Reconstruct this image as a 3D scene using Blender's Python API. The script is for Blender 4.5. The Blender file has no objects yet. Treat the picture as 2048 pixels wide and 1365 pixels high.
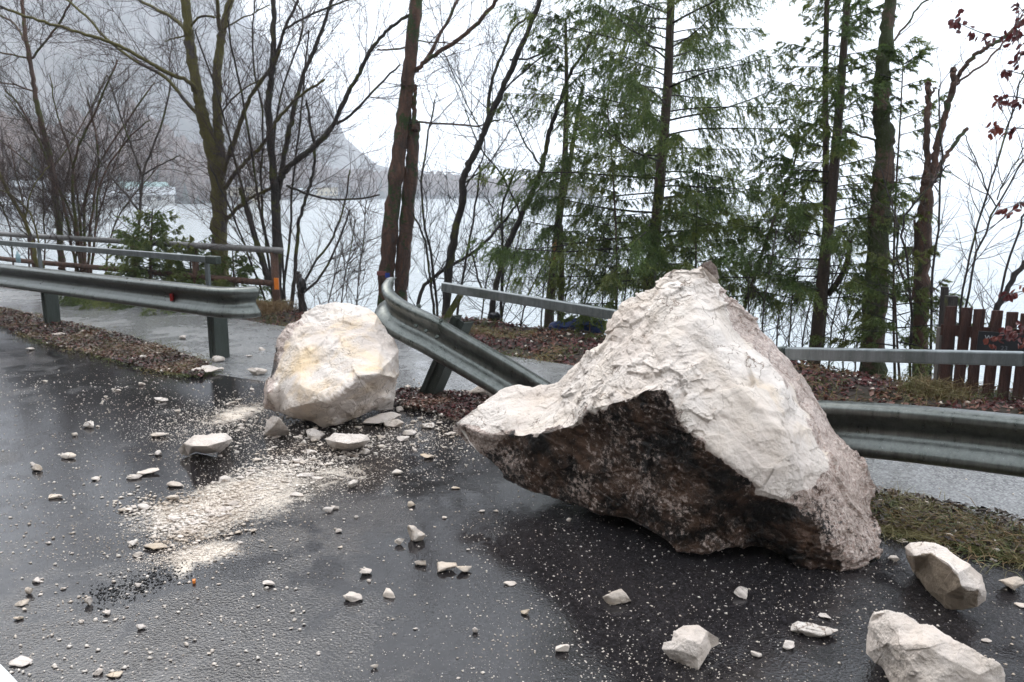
import bpy, bmesh, math, random
import numpy as np
from mathutils import Vector, Matrix
from mathutils.geometry import delaunay_2d_cdt
R = math.radians
rng = np.random.default_rng(7); random.seed(7)
S = bpy.context.scene
COL = S.collection

# ------------------------------------------------------------------ camera
PITCH, FPX, H = R(10.55), 1600.0, 1.7
cd = bpy.data.cameras.new('camera'); cam = bpy.data.objects.new('camera', cd); COL.objects.link(cam)
cam.location = (0, 0, H); cam.rotation_euler = (R(90) - PITCH, 0, 0)
cd.sensor_width = 36; cd.lens = FPX / 2048 * 36; cd.clip_end = 20000
cd.dof.use_dof = True; cd.dof.focus_distance = 4.4; cd.dof.aperture_fstop = 5.6
S.camera = cam
# ------------------------------------------------------------------ sky and sun (overcast, rain)
SUN_EL, SUN_AZ = R(48), R(-30)
w = bpy.data.worlds.new("World"); S.world = w; w.use_nodes = True
nt = w.node_tree; nt.nodes.clear()
sky = nt.nodes.new('ShaderNodeTexSky'); sky.sky_type = 'NISHITA'; sky.sun_disc = False
sky.sun_elevation = SUN_EL; sky.sun_rotation = SUN_AZ; sky.dust_density = 4; sky.air_density = 1.0
mx = nt.nodes.new('ShaderNodeMix'); mx.data_type = 'RGBA'; mx.inputs[0].default_value = 0.88
mx.inputs[7].default_value = (9.2, 9.75, 10.3, 1)         # the cloud deck
bg = nt.nodes.new('ShaderNodeBackground'); bg.inputs[1].default_value = 0.115
wo = nt.nodes.new('ShaderNodeOutputWorld')
nt.links.new(sky.outputs[0], mx.inputs[6]); nt.links.new(mx.outputs[2], bg.inputs[0]); nt.links.new(bg.outputs[0], wo.inputs[0])
sl = bpy.data.lights.new('sun', 'SUN'); sl.energy = 0.9; sl.angle = R(35); sl.color = (1, .97, .93)
so = bpy.data.objects.new('sun', sl); COL.objects.link(so)
sd = Vector((math.sin(SUN_AZ) * math.cos(SUN_EL), math.cos(SUN_AZ) * math.cos(SUN_EL), math.sin(SUN_EL)))
so.rotation_euler = sd.to_track_quat('Z', 'Y').to_euler()
S.view_settings.view_transform = 'Standard'; S.view_settings.look = 'None'
S.view_settings.exposure = 1.08; S.view_settings.gamma = 1
S.cycles.max_bounces = 6; S.cycles.diffuse_bounces = 3; S.cycles.glossy_bounces = 3
S.cycles.transparent_max_bounces = 8; S.cycles.volume_bounces = 3

# ------------------------------------------------------------------ pixel <-> world helpers
CP, SP = math.cos(PITCH), math.sin(PITCH)
def ray(px, py):
    a = (px - 1024) / FPX; b = (682.5 - py) / FPX
    return np.array((a, CP + b * SP, -SP + b * CP))
def P(px, py, Y):                        # point at ground distance Y
    d = ray(px, py); return np.array((0, 0, H)) + d * (Y / d[1])
def G(px, py, z=0.0):                    # point at height z
    d = ray(px, py); return np.array((0, 0, H)) + d * ((z - H) / d[2])
def proj(p):
    p = np.asarray(p, float) - np.array((0, 0, H))
    dz = p[..., 1] * CP - p[..., 2] * SP
    u = p[..., 1] * SP + p[..., 2] * CP
    return 1024 + FPX * p[..., 0] / dz, 682.5 - FPX * u / dz

# ------------------------------------------------------------------ objects
def tag(o, label=None, cat=None, group=None, kind=None):
    if label: o['label'] = label
    if cat: o['category'] = cat
    if group: o['group'] = group
    if kind: o['kind'] = kind
    return o
def empty(name, loc=(0, 0, 0), **k):
    o = bpy.data.objects.new(name, None); COL.objects.link(o); o.location = tuple(loc)
    o.empty_display_size = .1
    return tag(o, **k)
def mesh(name, V, F, mat, parent=None, smooth=False, attrs=None, **k):
    """V (n,3) world coords; F list of polygons or int array (m,3|4)."""
    V = np.asarray(V, float)
    off = np.array(parent.matrix_world.translation) if parent is not None and parent.parent else (np.array(parent.location) if parent is not None else np.zeros(3))
    me = bpy.data.meshes.new(name)
    if isinstance(F, np.ndarray):
        n, kk = F.shape
        me.vertices.add(len(V)); me.vertices.foreach_set('co', (V - off).ravel())
        me.loops.add(n * kk); me.loops.foreach_set('vertex_index', F.astype(np.int32).ravel())
        me.polygons.add(n); me.polygons.foreach_set('loop_start', np.arange(0, n * kk, kk, dtype=np.int32))
        me.polygons.foreach_set('loop_total', np.full(n, kk, dtype=np.int32))
        me.update(calc_edges=True); me.validate()
    else:
        me.from_pydata([tuple(v) for v in V - off], [], [tuple(f) for f in F]); me.update()
    if smooth: me.polygons.foreach_set('use_smooth', np.ones(len(me.polygons), bool))
    if mat: me.materials.append(mat)
    for an, av in (attrs or {}).items():
        a = me.attributes.new(an, 'FLOAT', 'POINT'); a.data.foreach_set('value', np.asarray(av, np.float32))
    o = bpy.data.objects.new(name, me); COL.objects.link(o)
    if parent is not None:
        o.parent = parent
    return tag(o, **k)
class MB:                                 # collects shapes for one mesh
    def __init__(s): s.V = []; s.F = []; s.n = 0
    def add(s, V, F):
        V = np.asarray(V, float); s.V.append(V)
        s.F += [tuple(int(i) + s.n for i in f) for f in F]; s.n += len(V)
    def box(s, c, d, rz=0, M=None):
        v = np.array([(x, y, z) for x in (-.5, .5) for y in (-.5, .5) for z in (-.5, .5)]) * np.array(d)
        if M is None: M = np.array(Matrix.Rotation(rz, 3, 'Z'))
        s.add(v @ np.array(M).T + np.array(c), [(0, 1, 3, 2), (4, 6, 7, 5), (0, 4, 5, 1), (2, 3, 7, 6), (0, 2, 6, 4), (1, 5, 7, 3)])
    def tube(s, pts, rad, n=8, cap=True, lump=0.):
        pts = np.asarray(pts, float); rad = np.atleast_1d(np.asarray(rad, float)); rad = np.interp(np.linspace(0, 1, len(pts)), np.linspace(0, 1, len(rad)), rad) if len(rad) > 1 else np.full(len(pts), rad[0])
        t = np.gradient(pts, axis=0); t /= np.linalg.norm(t, axis=1)[:, None] + 1e-9
        ref = np.array((0.1, 1, 0.05)); a = np.cross(t, ref); a /= np.linalg.norm(a, axis=1)[:, None] + 1e-9
        b = np.cross(t, a); th = np.linspace(0, 2 * np.pi, n, endpoint=False)
        if lump: rad = rad[:, None] * (1 + lump * rng.normal(size=(len(pts), n)).clip(-1.5, 1.5))
        else: rad = rad[:, None]
        V = pts[:, None] + rad[:, :, None] * (np.cos(th)[None, :, None] * a[:, None] + np.sin(th)[None, :, None] * b[:, None])
        F = [(i * n + j, i * n + (j + 1) % n, (i + 1) * n + (j + 1) % n, (i + 1) * n + j) for i in range(len(pts) - 1) for j in range(n)]
        if cap: F += [tuple(range(n))[::-1], tuple((len(pts) - 1) * n + j for j in range(n))]
        s.add(V.reshape(-1, 3), F)
    def bar(s, a, b, wx, wy):             # rectangular bar from a to b: wx horizontal, wy the other way
        a = np.array(a, float); b = np.array(b, float); t = b - a; L = np.linalg.norm(t); t /= L
        up = np.array((0, 0, 1.)) if abs(t[2]) < .9 else np.array((0, 1., 0))
        x = np.cross(up, t); x /= np.linalg.norm(x); y = np.cross(t, x)
        s.box((a + b) / 2, (wx, wy, L), M=np.stack((x, y, t), 1))
    def prism(s, prof, a, b, sx, sy):     # profile (2d) from a to b along axes sx, sy
        a = np.array(a, float); b = np.array(b, float); n = len(prof)
        q = np.array([p[0] * np.array(sx) + p[1] * np.array(sy) for p in prof])
        s.add(np.concatenate((q + a, q + b)), [(i, (i + 1) % n, n + (i + 1) % n, n + i) for i in range(n)] + [tuple(range(n))[::-1], tuple(range(n, 2 * n))])
    def build(s, name, mat, parent=None, **k):
        return mesh(name, np.concatenate(s.V), s.F, mat, parent, **k)
def bevel(o, w=.004, seg=2):
    m = o.modifiers.new('bevel', 'BEVEL'); m.width = w; m.segments = seg; m.limit_method = 'ANGLE'; return o

# ------------------------------------------------------------------ numpy noise
def _h(i, s):
    i = i.astype(np.int64)
    n = (i[..., 0] * 73856093) ^ (i[..., 1] * 19349663) ^ (i[..., 2] * 83492791) ^ (s * 2654435761)
    n = (n ^ (n >> 13)) * 1274126177 & 0x7fffffff; n = (n ^ (n >> 16)) * 668265263 & 0x7fffffff
    return ((n ^ (n >> 11)) & 0xffffff) / float(0xffffff)
def vnoise(p, s=0):
    p = np.asarray(p, float); i = np.floor(p); f = p - i; f = f * f * (3 - 2 * f); r = 0
    for a in (0, 1):
        for b in (0, 1):
            for c in (0, 1):
                wgt = (f[..., 0] if a else 1 - f[..., 0]) * (f[..., 1] if b else 1 - f[..., 1]) * (f[..., 2] if c else 1 - f[..., 2])
                r = r + wgt * _h(i + np.array((a, b, c)), s)
    return r * 2 - 1
def fbm(p, s=0, o=4):
    return sum(vnoise(p * 2 ** k, s + k) / 2 ** k for k in range(o))
def facet(p, s=0, tilt=.8):               # continuous chipped planes
    i = np.floor(p); best = np.full(p.shape[:-1], -9.)
    for a in (-1, 0, 1):
        for b in (-1, 0, 1):
            for c in (-1, 0, 1):
                q = i + np.array((a, b, c))
                cen = q + np.stack((_h(q, s), _h(q, s + 1), _h(q, s + 2)), -1)
                n = np.stack((_h(q, s + 3), _h(q, s + 4), _h(q, s + 5)), -1) * 2 - 1
                d = p - cen
                best = np.maximum(best, tilt * (d * n).sum(-1) - (d * d).sum(-1) * .9)
    return best
def chips(p, s=0, tilt=1.):               # planar chips with small broken ledges between them
    i = np.floor(p); best = np.full(p.shape[:-1], -9.); val = np.zeros(p.shape[:-1])
    for a in (-1, 0, 1):
        for b in (-1, 0, 1):
            for c in (-1, 0, 1):
                q = i + np.array((a, b, c))
                cen = q + np.stack((_h(q, s), _h(q, s + 1), _h(q, s + 2)), -1)
                n = np.stack((_h(q, s + 3), _h(q, s + 4), _h(q, s + 5)), -1) * 2 - 1
                d = p - cen; pl = tilt * (d * n).sum(-1); m = .9 * pl - (d * d).sum(-1); k = m > best
                best = np.where(k, m, best); val = np.where(k, pl, val)
    return val
def subdiv(V, F, levels):
    for _ in range(levels):
        E = np.sort(np.concatenate((F[:, [0, 1]], F[:, [1, 2]], F[:, [2, 0]])), 1)
        U, inv = np.unique(E, axis=0, return_inverse=True); inv = inv.reshape(-1)
        m = (V[U[:, 0]] + V[U[:, 1]]) / 2; n = len(V); V = np.concatenate((V, m)); k = len(F)
        a, b, c = inv[:k] + n, inv[k:2 * k] + n, inv[2 * k:] + n
        F = np.concatenate((np.stack((F[:, 0], a, c), 1), np.stack((F[:, 1], b, a), 1), np.stack((F[:, 2], c, b), 1), np.stack((a, b, c), 1)))
    return V, F
def vnormals(V, F):
    fn = np.cross(V[F[:, 1]] - V[F[:, 0]], V[F[:, 2]] - V[F[:, 0]]); N = np.zeros_like(V)
    for k in range(3): np.add.at(N, F[:, k], fn)
    return N / (np.linalg.norm(N, axis=1)[:, None] + 1e-12)
def relax(V, F, it, k=.5):
    E = np.unique(np.sort(np.concatenate((F[:, [0, 1]], F[:, [1, 2]], F[:, [2, 0]])), 1), axis=0)
    deg = np.bincount(E.ravel(), minlength=len(V))[:, None]; deg = np.maximum(deg, 1)
    for _ in range(it):
        A = np.zeros_like(V); np.add.at(A, E[:, 0], V[E[:, 1]]); np.add.at(A, E[:, 1], V[E[:, 0]])
        V = V + k * (A / deg - V)
    return V

# ------------------------------------------------------------------ materials
def new_mat(name):
    m = bpy.data.materials.new(name); m.use_nodes = True; t = m.node_tree
    b = t.nodes['Principled BSDF']; return m, t, b
def nd(t, typ, **k):
    n = t.nodes.new(typ)
    for a, v in k.items():
        if isinstance(v, (tuple, list)) and a == 'inp':
            for i, x in v: n.inputs[i].default_value = x
        else: setattr(n, a, v)
    return n
def noise(t, vec, scale, detail=6, rough=.6, dist=0):
    n = nd(t, 'ShaderNodeTexNoise'); n.inputs['Scale'].default_value = scale; n.inputs['Detail'].default_value = detail
    n.inputs['Roughness'].default_value = rough; n.inputs['Distortion'].default_value = dist
    t.links.new(vec, n.inputs['Vector']); return n.outputs[0]
def ramp(t, fac, a, b, va=0., vb=1.):
    n = nd(t, 'ShaderNodeMapRange'); n.inputs[1].default_value = a; n.inputs[2].default_value = b
    n.inputs[3].default_value = va; n.inputs[4].default_value = vb; t.links.new(fac, n.inputs[0]); return n.outputs[0]
def mix(t, fac, a, b):
    n = nd(t, 'ShaderNodeMix', data_type='RGBA')
    for i, v in ((0, fac), (6, a), (7, b)):
        if hasattr(v, 'is_linked') or isinstance(v, bpy.types.NodeSocket): t.links.new(v, n.inputs[i])
        else: n.inputs[i].default_value = v if i == 0 else (*v, 1)
    return n.outputs[2]
def math_(t, op, a, b=0.):
    n = nd(t, 'ShaderNodeMath', operation=op)
    for i, v in enumerate((a, b)):
        if isinstance(v, bpy.types.NodeSocket): t.links.new(v, n.inputs[i])
        else: n.inputs[i].default_value = v
    return n.outputs[0]
def bump(t, b, hgt, dist=.01, strength=1., prev=None):
    n = nd(t, 'ShaderNodeBump'); n.inputs['Distance'].default_value = dist; n.inputs['Strength'].default_value = strength
    t.links.new(hgt, n.inputs['Height'])
    if prev: t.links.new(prev, n.inputs['Normal'])
    if b: t.links.new(n.outputs[0], b.inputs['Normal'])
    return n.outputs[0]
def attr(t, name):
    n = nd(t, 'ShaderNodeAttribute', attribute_name=name); return n.outputs['Fac']
def coords(t, kind='Object'):
    return nd(t, 'ShaderNodeTexCoord').outputs[kind]
def worldpos(t): return nd(t, 'ShaderNodeNewGeometry').outputs['Position']
def simple(name, col, rough=.6, metal=0., var=.25, scale=12, bmp=.002, spec=.5):
    m, t, b = new_mat(name); c = worldpos(t); n = noise(t, c, scale)
    t.links.new(mix(t, ramp(t, n, .3, .7), tuple(x * (1 - var) for x in col), tuple(min(1, x * (1 + var)) for x in col)), b.inputs['Base Color'])
    b.inputs['Roughness'].default_value = rough; b.inputs['Metallic'].default_value = metal; b.inputs['Specular IOR Level'].default_value = spec
    if bmp: bump(t, b, noise(t, c, scale * 6), bmp)
    return m

def rock_material():
    m, t, b = new_mat('limestone'); c = worldpos(t)
    rnd = nd(t, 'ShaderNodeObjectInfo').outputs['Random']
    n1 = noise(t, c, 2.2, 8, .6); n2 = noise(t, c, 9, 8, .65); n3 = noise(t, c, 40, 6, .7)
    col = mix(t, ramp(t, n1, .38, .62), (.62, .535, .475), (.745, .675, .62))
    col = mix(t, ramp(t, n2, .57, .75, 0, .5), col, (.50, .41, .34))
    wn = noise(t, c, 3.1, 5, .6, .4)
    col = mix(t, math_(t, 'MULTIPLY', ramp(t, wn, .45, .68, 0, 1), math_(t, 'ADD', .18, attr(t, 'warm'))), col, (.74, .56, .36))
    col = mix(t, ramp(t, rnd, .4, 1, 0, .3), col, (.48, .40, .33))
    col = mix(t, ramp(t, n3, .60, .72, 0, .55), col, (.36, .28, .22))
    col = mix(t, attr(t, 'tan'), col, mix(t, n2, (.13, .09, .055), (.33, .26, .18)))
    # thin cracks
    vc = nd(t, 'ShaderNodeTexVoronoi', feature='DISTANCE_TO_EDGE'); vc.inputs['Scale'].default_value = 5.5; dd_ = nd(t, 'ShaderNodeVectorMath', operation='ADD'); nk = nd(t, 'ShaderNodeTexNoise'); nk.inputs['Scale'].default_value = 6; nk.inputs['Detail'].default_value = 6; t.links.new(c, nk.inputs['Vector']); sk = nd(t, 'ShaderNodeVectorMath', operation='SCALE'); sk.inputs['Scale'].default_value = .35; t.links.new(nk.outputs['Color'], sk.inputs[0]); t.links.new(c, dd_.inputs[0]); t.links.new(sk.outputs[0], dd_.inputs[1]); t.links.new(dd_.outputs[0], vc.inputs['Vector'])
    col = mix(t, math_(t, 'MULTIPLY', ramp(t, vc.outputs['Distance'], .022, .004), ramp(t, n1, .48, .58)), col, (.24, .18, .14))
    # weathered crust: dark brown soil and lichen, fresh stone showing through in specks
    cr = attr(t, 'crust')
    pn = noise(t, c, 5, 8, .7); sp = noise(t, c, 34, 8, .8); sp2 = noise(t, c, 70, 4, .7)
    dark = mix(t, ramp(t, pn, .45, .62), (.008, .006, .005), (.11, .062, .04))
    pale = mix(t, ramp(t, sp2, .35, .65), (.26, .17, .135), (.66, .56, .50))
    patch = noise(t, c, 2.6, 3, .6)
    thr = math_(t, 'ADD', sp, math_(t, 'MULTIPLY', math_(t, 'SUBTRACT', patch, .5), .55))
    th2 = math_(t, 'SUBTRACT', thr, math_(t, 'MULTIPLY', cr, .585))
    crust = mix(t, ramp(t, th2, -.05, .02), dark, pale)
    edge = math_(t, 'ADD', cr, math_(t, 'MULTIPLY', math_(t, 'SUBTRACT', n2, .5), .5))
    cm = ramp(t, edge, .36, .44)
    t.links.new(mix(t, cm, col, crust), b.inputs['Base Color'])
    t.links.new(ramp(t, cm, 0, 1, .62, .38), b.inputs['Roughness'])
    b.inputs['Specular IOR Level'].default_value = .35
    v = nd(t, 'ShaderNodeTexVoronoi', feature='SMOOTH_F1'); v.inputs['Scale'].default_value = 28; t.links.new(c, v.inputs['Vector'])
    calm = ramp(t, noise(t, c, 4.5, 3, .5), .42, .6, .15, 1.)
    h1 = bump(t, None, math_(t, 'MULTIPLY', noise(t, c, 20, 10, .68, .3), calm), .020, 1.)
    vf = nd(t, 'ShaderNodeTexVoronoi', feature='F1'); vf.inputs['Scale'].default_value = 34; dv = nd(t, 'ShaderNodeVectorMath', operation='ADD'); nn_ = nd(t, 'ShaderNodeTexNoise'); nn_.inputs['Scale'].default_value = 14; t.links.new(c, nn_.inputs['Vector']); sc_ = nd(t, 'ShaderNodeVectorMath', operation='SCALE'); sc_.inputs['Scale'].default_value = .12; t.links.new(nn_.outputs['Color'], sc_.inputs[0]); t.links.new(c, dv.inputs[0]); t.links.new(sc_.outputs[0], dv.inputs[1]); t.links.new(dv.outputs[0], vf.inputs['Vector'])
    h2 = bump(t, None, math_(t, 'MULTIPLY', vf.outputs['Distance'], calm), .012, .6, h1)
    bump(t, b, noise(t, c, 130, 6, .7), .004, .8, h2)
    return m
M_ROCK = rock_material()

def asphalt_material(name, base, wet, dusty):
    m, t, b = new_mat(name); c = worldpos(t)
    agg = nd(t, 'ShaderNodeTexVoronoi'); agg.inputs['Scale'].default_value = 95; t.links.new(c, agg.inputs['Vector'])
    big = noise(t, c, .55, 4, .6); mid = noise(t, c, 3.5, 6, .6, .5)
    col = mix(t, ramp(t, agg.outputs['Color'], .2, .9), tuple(x * .55 for x in base), tuple(x * 1.7 for x in base))
    col = mix(t, ramp(t, big, .45, .7, 0, .5), col, tuple(x * .45 for x in base))
    fac = None
    # crushed limestone powder washed over the surface: soft-edged ellipses broken up by noise
    for (cx, cy, rx, ry, rot, amt) in dusty:
        mp = nd(t, 'ShaderNodeMapping', vector_type='TEXTURE')
        mp.inputs['Location'].default_value = (cx, cy, 0); mp.inputs['Rotation'].default_value = (0, 0, rot); mp.inputs['Scale'].default_value = (rx, ry, 1)
        t.links.new(c, mp.inputs['Vector'])
        ln = nd(t, 'ShaderNodeVectorMath', operation='LENGTH'); t.links.new(mp.outputs[0], ln.inputs[0])
        f = ramp(t, ln.outputs['Value'], .15, 1.1, amt, 0)
        fac = f if fac is None else math_(t, 'MAXIMUM', fac, f)
    dust_rough = None
    if fac is not None:
        dn = noise(t, c, 9, 8, .75, .8); dn2 = noise(t, c, 60, 4, .8)
        s = math_(t, 'ADD', fac, math_(t, 'ADD', math_(t, 'MULTIPLY', math_(t, 'SUBTRACT', dn, .5), 1.5), math_(t, 'MULTIPLY', math_(t, 'SUBTRACT', dn2, .5), .9)))
        dmask = math_(t, 'MULTIPLY', ramp(t, s, .45, .85), ramp(t, fac, 0.0, .2))
        col = mix(t, dmask, col, mix(t, dn2, (.50, .42, .34), (.74, .66, .57)))
        dust_rough = dmask
    # fine pale grit
    v = nd(t, 'ShaderNodeTexVoronoi'); v.inputs['Scale'].default_value = 60; v.inputs['Randomness'].default_value = 1; t.links.new(c, v.inputs['Vector'])
    sep = nd(t, 'ShaderNodeSeparateColor'); t.links.new(v.outputs['Color'], sep.inputs[0])
    keep = ramp(t, math_(t, 'ADD', sep.outputs[0], math_(t, 'MULTIPLY', math_(t, 'SUBTRACT', noise(t, c, 1.3, 3), .5), .5)), .945 if wet else .96, .965 if wet else .98)
    size = ramp(t, v.outputs['Distance'], .20, .13)
    grit = math_(t, 'MULTIPLY', keep, size)
    col = mix(t, math_(t, 'MULTIPLY', grit, .9), col, (.62, .57, .52))
    t.links.new(col, b.inputs['Base Color'])
    pud = ramp(t, math_(t, 'ADD', math_(t, 'MULTIPLY', big, .65), math_(t, 'MULTIPLY', mid, .35)), .42, .50)    # 1 = standing film of water
    r = ramp(t, pud, 0, 1, *((.15, .035) if wet else (.40, .18)))
    r = math_(t, 'ADD', r, math_(t, 'MULTIPLY', noise(t, c, 45, 4), .05))
    if dust_rough: r = math_(t, 'MAXIMUM', r, math_(t, 'MULTIPLY', dust_rough, .75))
    r = math_(t, 'MAXIMUM', r, math_(t, 'MULTIPLY', grit, .6))
    t.links.new(r, b.inputs['Roughness']); b.inputs['Specular IOR Level'].default_value = .42
    rp = noise(t, c, 55, 4, .65, 1.0)
    h = nd(t, 'ShaderNodeBump'); h.inputs['Distance'].default_value = .0013; t.links.new(ramp(t, pud, 0, 1, .85, .18), h.inputs['Strength']); t.links.new(rp, h.inputs['Height']); h = h.outputs[0]
    st = nd(t, 'ShaderNodeBump'); st.inputs['Distance'].default_value = .0022
    t.links.new(ramp(t, pud, 0, 1, .9, .12), st.inputs['Strength']); t.links.new(agg.outputs['Distance'], st.inputs['Height']); t.links.new(h, st.inputs['Normal'])
    t.links.new(st.outputs[0], b.inputs['Normal'])
    return m

def bark_material(name, c1, c2, moss=0., mosscol=(.10, .11, .015), sc=14):
    m, t, b = new_mat(name); c = worldpos(t)
    mp = nd(t, 'ShaderNodeMapping'); mp.inputs['Scale'].default_value = (1, 1, .22); t.links.new(c, mp.inputs['Vector'])
    n = noise(t, mp.outputs[0], sc, 8, .7); n2 = noise(t, c, 3, 5, .6)
    col = mix(t, ramp(t, n, .35, .65), c1, c2)
    if moss:
        col = mix(t, ramp(t, math_(t, 'ADD', n2, math_(t, 'MULTIPLY', noise(t, c, 25, 5), .3)), .80 - moss * .35, .86 - moss * .35), col, mix(t, n, tuple(x * .45 for x in mosscol), mosscol))
    col = mix(t, ramp(t, noise(t, c, 60, 4, .7), .56, .68, 0, .6), col, (.16, .15, .14)) if c2[0] > .09 else col
    t.links.new(col, b.inputs['Base Color']); b.inputs['Roughness'].default_value = .75
    bump(t, b, n, .045, 1.)
    return m
def leaf_material(name, cols, rough=.55, trans=.0):
    m, t, b = new_mat(name); c = worldpos(t)
    n = noise(t, c, 1.7, 3); n2 = noise(t, c, 23, 4, .8)
    col = mix(t, ramp(t, n2, .38, .62), cols[0], cols[1])
    if len(cols) > 2: col = mix(t, ramp(t, n, .48, .62), col, cols[2])
    t.links.new(col, b.inputs['Base Color']); b.inputs['Roughness'].default_value = rough
    if trans:
        tr = nd(t, 'ShaderNodeBsdfTranslucent'); t.links.new(col, tr.inputs[0]); ms = nd(t, 'ShaderNodeMixShader'); ms.inputs[0].default_value = trans
        out = t.nodes['Material Output']; t.links.new(b.outputs[0], ms.inputs[1]); t.links.new(tr.outputs[0], ms.inputs[2]); t.links.new(ms.outputs[0], out.inputs[0])
    return m
def steel_material(name, c1, c2, rough=.38, metal=.75, streak=True):
    m, t, b = new_mat(name); c = worldpos(t)
    mp = nd(t, 'ShaderNodeMapping'); mp.inputs['Scale'].default_value = (1, 1, .12 if streak else 1); t.links.new(c, mp.inputs['Vector'])
    n = noise(t, mp.outputs[0], 22, 8, .75); n2 = noise(t, c, 4, 6, .7); n3 = noise(t, c, 160, 3, .6)
    col = mix(t, ramp(t, n, .35, .65), c1, c2)
    col = mix(t, ramp(t, n2, .52, .72, 0, .55), col, (.06, .075, .06))
    col = mix(t, ramp(t, n3, .66, .72, 0, .5), col, (.6, .62, .62))
    t.links.new(col, b.inputs['Base Color']); b.inputs['Metallic'].default_value = metal
    t.links.new(ramp(t, n, .3, .7, rough - .1, rough + .18), b.inputs['Roughness'])
    bump(t, b, math_(t, 'ADD', n2, math_(t, 'MULTIPLY', n3, .15)), .004, .5)
    return m
M_STEEL = steel_material('galvanised_steel', (.09, .10, .092), (.185, .195, .185), .31, .8)
M_STEEL_DK = steel_material('mossy_steel', (.028, .038, .032), (.075, .09, .08), .5, .35)
M_RAIL = steel_material('rail_steel', (.13, .15, .155), (.24, .26, .27), .38, .6)
M_RUST = bark_material('rusty_steel', (.055, .03, .022), (.13, .06, .035))
M_PIPE = steel_material('pipe_paint', (.13, .12, .115), (.25, .245, .24), .42, .4)
M_SOIL = leaf_material('soil', ((.014, .009, .007), (.042, .028, .02), (.03, .024, .012)), .85)
M_LITTER = leaf_material('leaf_litter', ((.14, .034, .032), (.06, .018, .018), (.18, .085, .05)), .42)
M_LITTER2 = leaf_material('dead_leaves', ((.07, .045, .032), (.03, .02, .017), (.15, .10, .065)), .45)
M_GRASS = leaf_material('grass_green', ((.13, .15, .045), (.075, .095, .03), (.24, .19, .08)), .5, .2)
M_STRAW = leaf_material('grass_dry', ((.26, .17, .075), (.14, .085, .04), (.11, .11, .035)), .6)
M_NEEDLE = leaf_material('spruce_needles', ((.14, .205, .05), (.06, .105, .032), (.21, .25, .06)), .5, .45)
M_NEEDLE2 = leaf_material('young_spruce_needles', ((.15, .20, .045), (.07, .11, .03), (.20, .22, .06)), .5, .35)
M_BEECH = leaf_material('beech_leaves', ((.12, .02, .02), (.06, .012, .014), (.20, .05, .028)), .4, .3)
M_TWIG = bark_material('twig_bark', (.035, .02, .018), (.085, .055, .045), 0)
M_TWIG_DK = bark_material('dark_twig_bark', (.016, .013, .013), (.045, .036, .032), 0)
M_GRAVEL = leaf_material('grit', ((.64, .55, .47), (.76, .69, .62), (.5, .41, .33)), .6)

# ------------------------------------------------------------------ terrain lines (x -> y)
PF = (np.array([-60, -20, -9.3, -6.6, -4.5, -3.1, -.8, -.1, .86, 2.46, 3.6, 6, 12, 60]), np.array([52, 22.5, 14.46, 12.74, 11.39, 10.28, 8.9, 8.33, 7.6, 6.4, 5.6, 4, -1, -41]))
BK = (np.array([-60, -20, -9.3, -5, -2.87, -.47, .47, 2.84, 3.61, 6, 12, 60]), np.array([56, 25, 16.2, 13.0, 11.1, 10.2, 9.85, 7.95, 7.25, 5.7, .6, -39]))
VT = (np.array([-14, -7.58, -6, -4.72, -3.8, -3.0]), np.array([17.0, 11.74, 10.49, 9.47, 8.6, 7.75]))
VB = (np.array([-14, -6.55, -5.29, -4.27, -3.47, -2.87]), np.array([15.6, 10.09, 8.9, 8.12, 7.49, 7.2]))
LAKE = -2.8
def ground_z(x, y):
    a = (y - np.interp(x, *PF)) * .8; b = (y - np.interp(x, *BK)) * .8
    z = -.03 + np.clip(a / .35, 0, 1) * .09
    z = z + np.clip(a, 0, 1) * .03 * vnoise(np.stack((x * 2.3, y * 2.3, 0 * x), -1), 5)
    z = z - np.clip(b + .15, 0, None) * .95 + .06 * np.clip(b + 1, 0, 1) * vnoise(np.stack((x * 1.1, y * 1.1, 0 * x), -1), 9)
    return np.maximum(z, LAKE - 1.5)
xs = np.concatenate((np.linspace(-2000, -40, 12), np.linspace(-30, -11, 30), np.arange(-10.8, 8, .14), np.linspace(8.5, 30, 30), np.linspace(60, 2000, 10)))
ys = np.concatenate((np.linspace(-200, -30, 8), np.linspace(-20, 2.8, 20), np.arange(3, 18, .14), np.linspace(18.5, 60, 40), np.linspace(90, 2550, 12)))
gx, gy = np.meshgrid(xs, ys, indexing='ij'); gz = ground_z(gx, gy)
gz = np.where(gy > 90, LAKE - 1.5, gz)
def gridfaces(n, m):
    i, j = np.meshgrid(np.arange(n - 1), np.arange(m - 1), indexing='ij'); a = (i * m + j).ravel()
    return np.stack((a, a + m, a + m + 1, a + 1), 1)
mesh('ground', np.stack((gx, gy, gz), -1).reshape(-1, 3), gridfaces(len(xs), len(ys)), M_SOIL, smooth=True, kind='structure')

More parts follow.
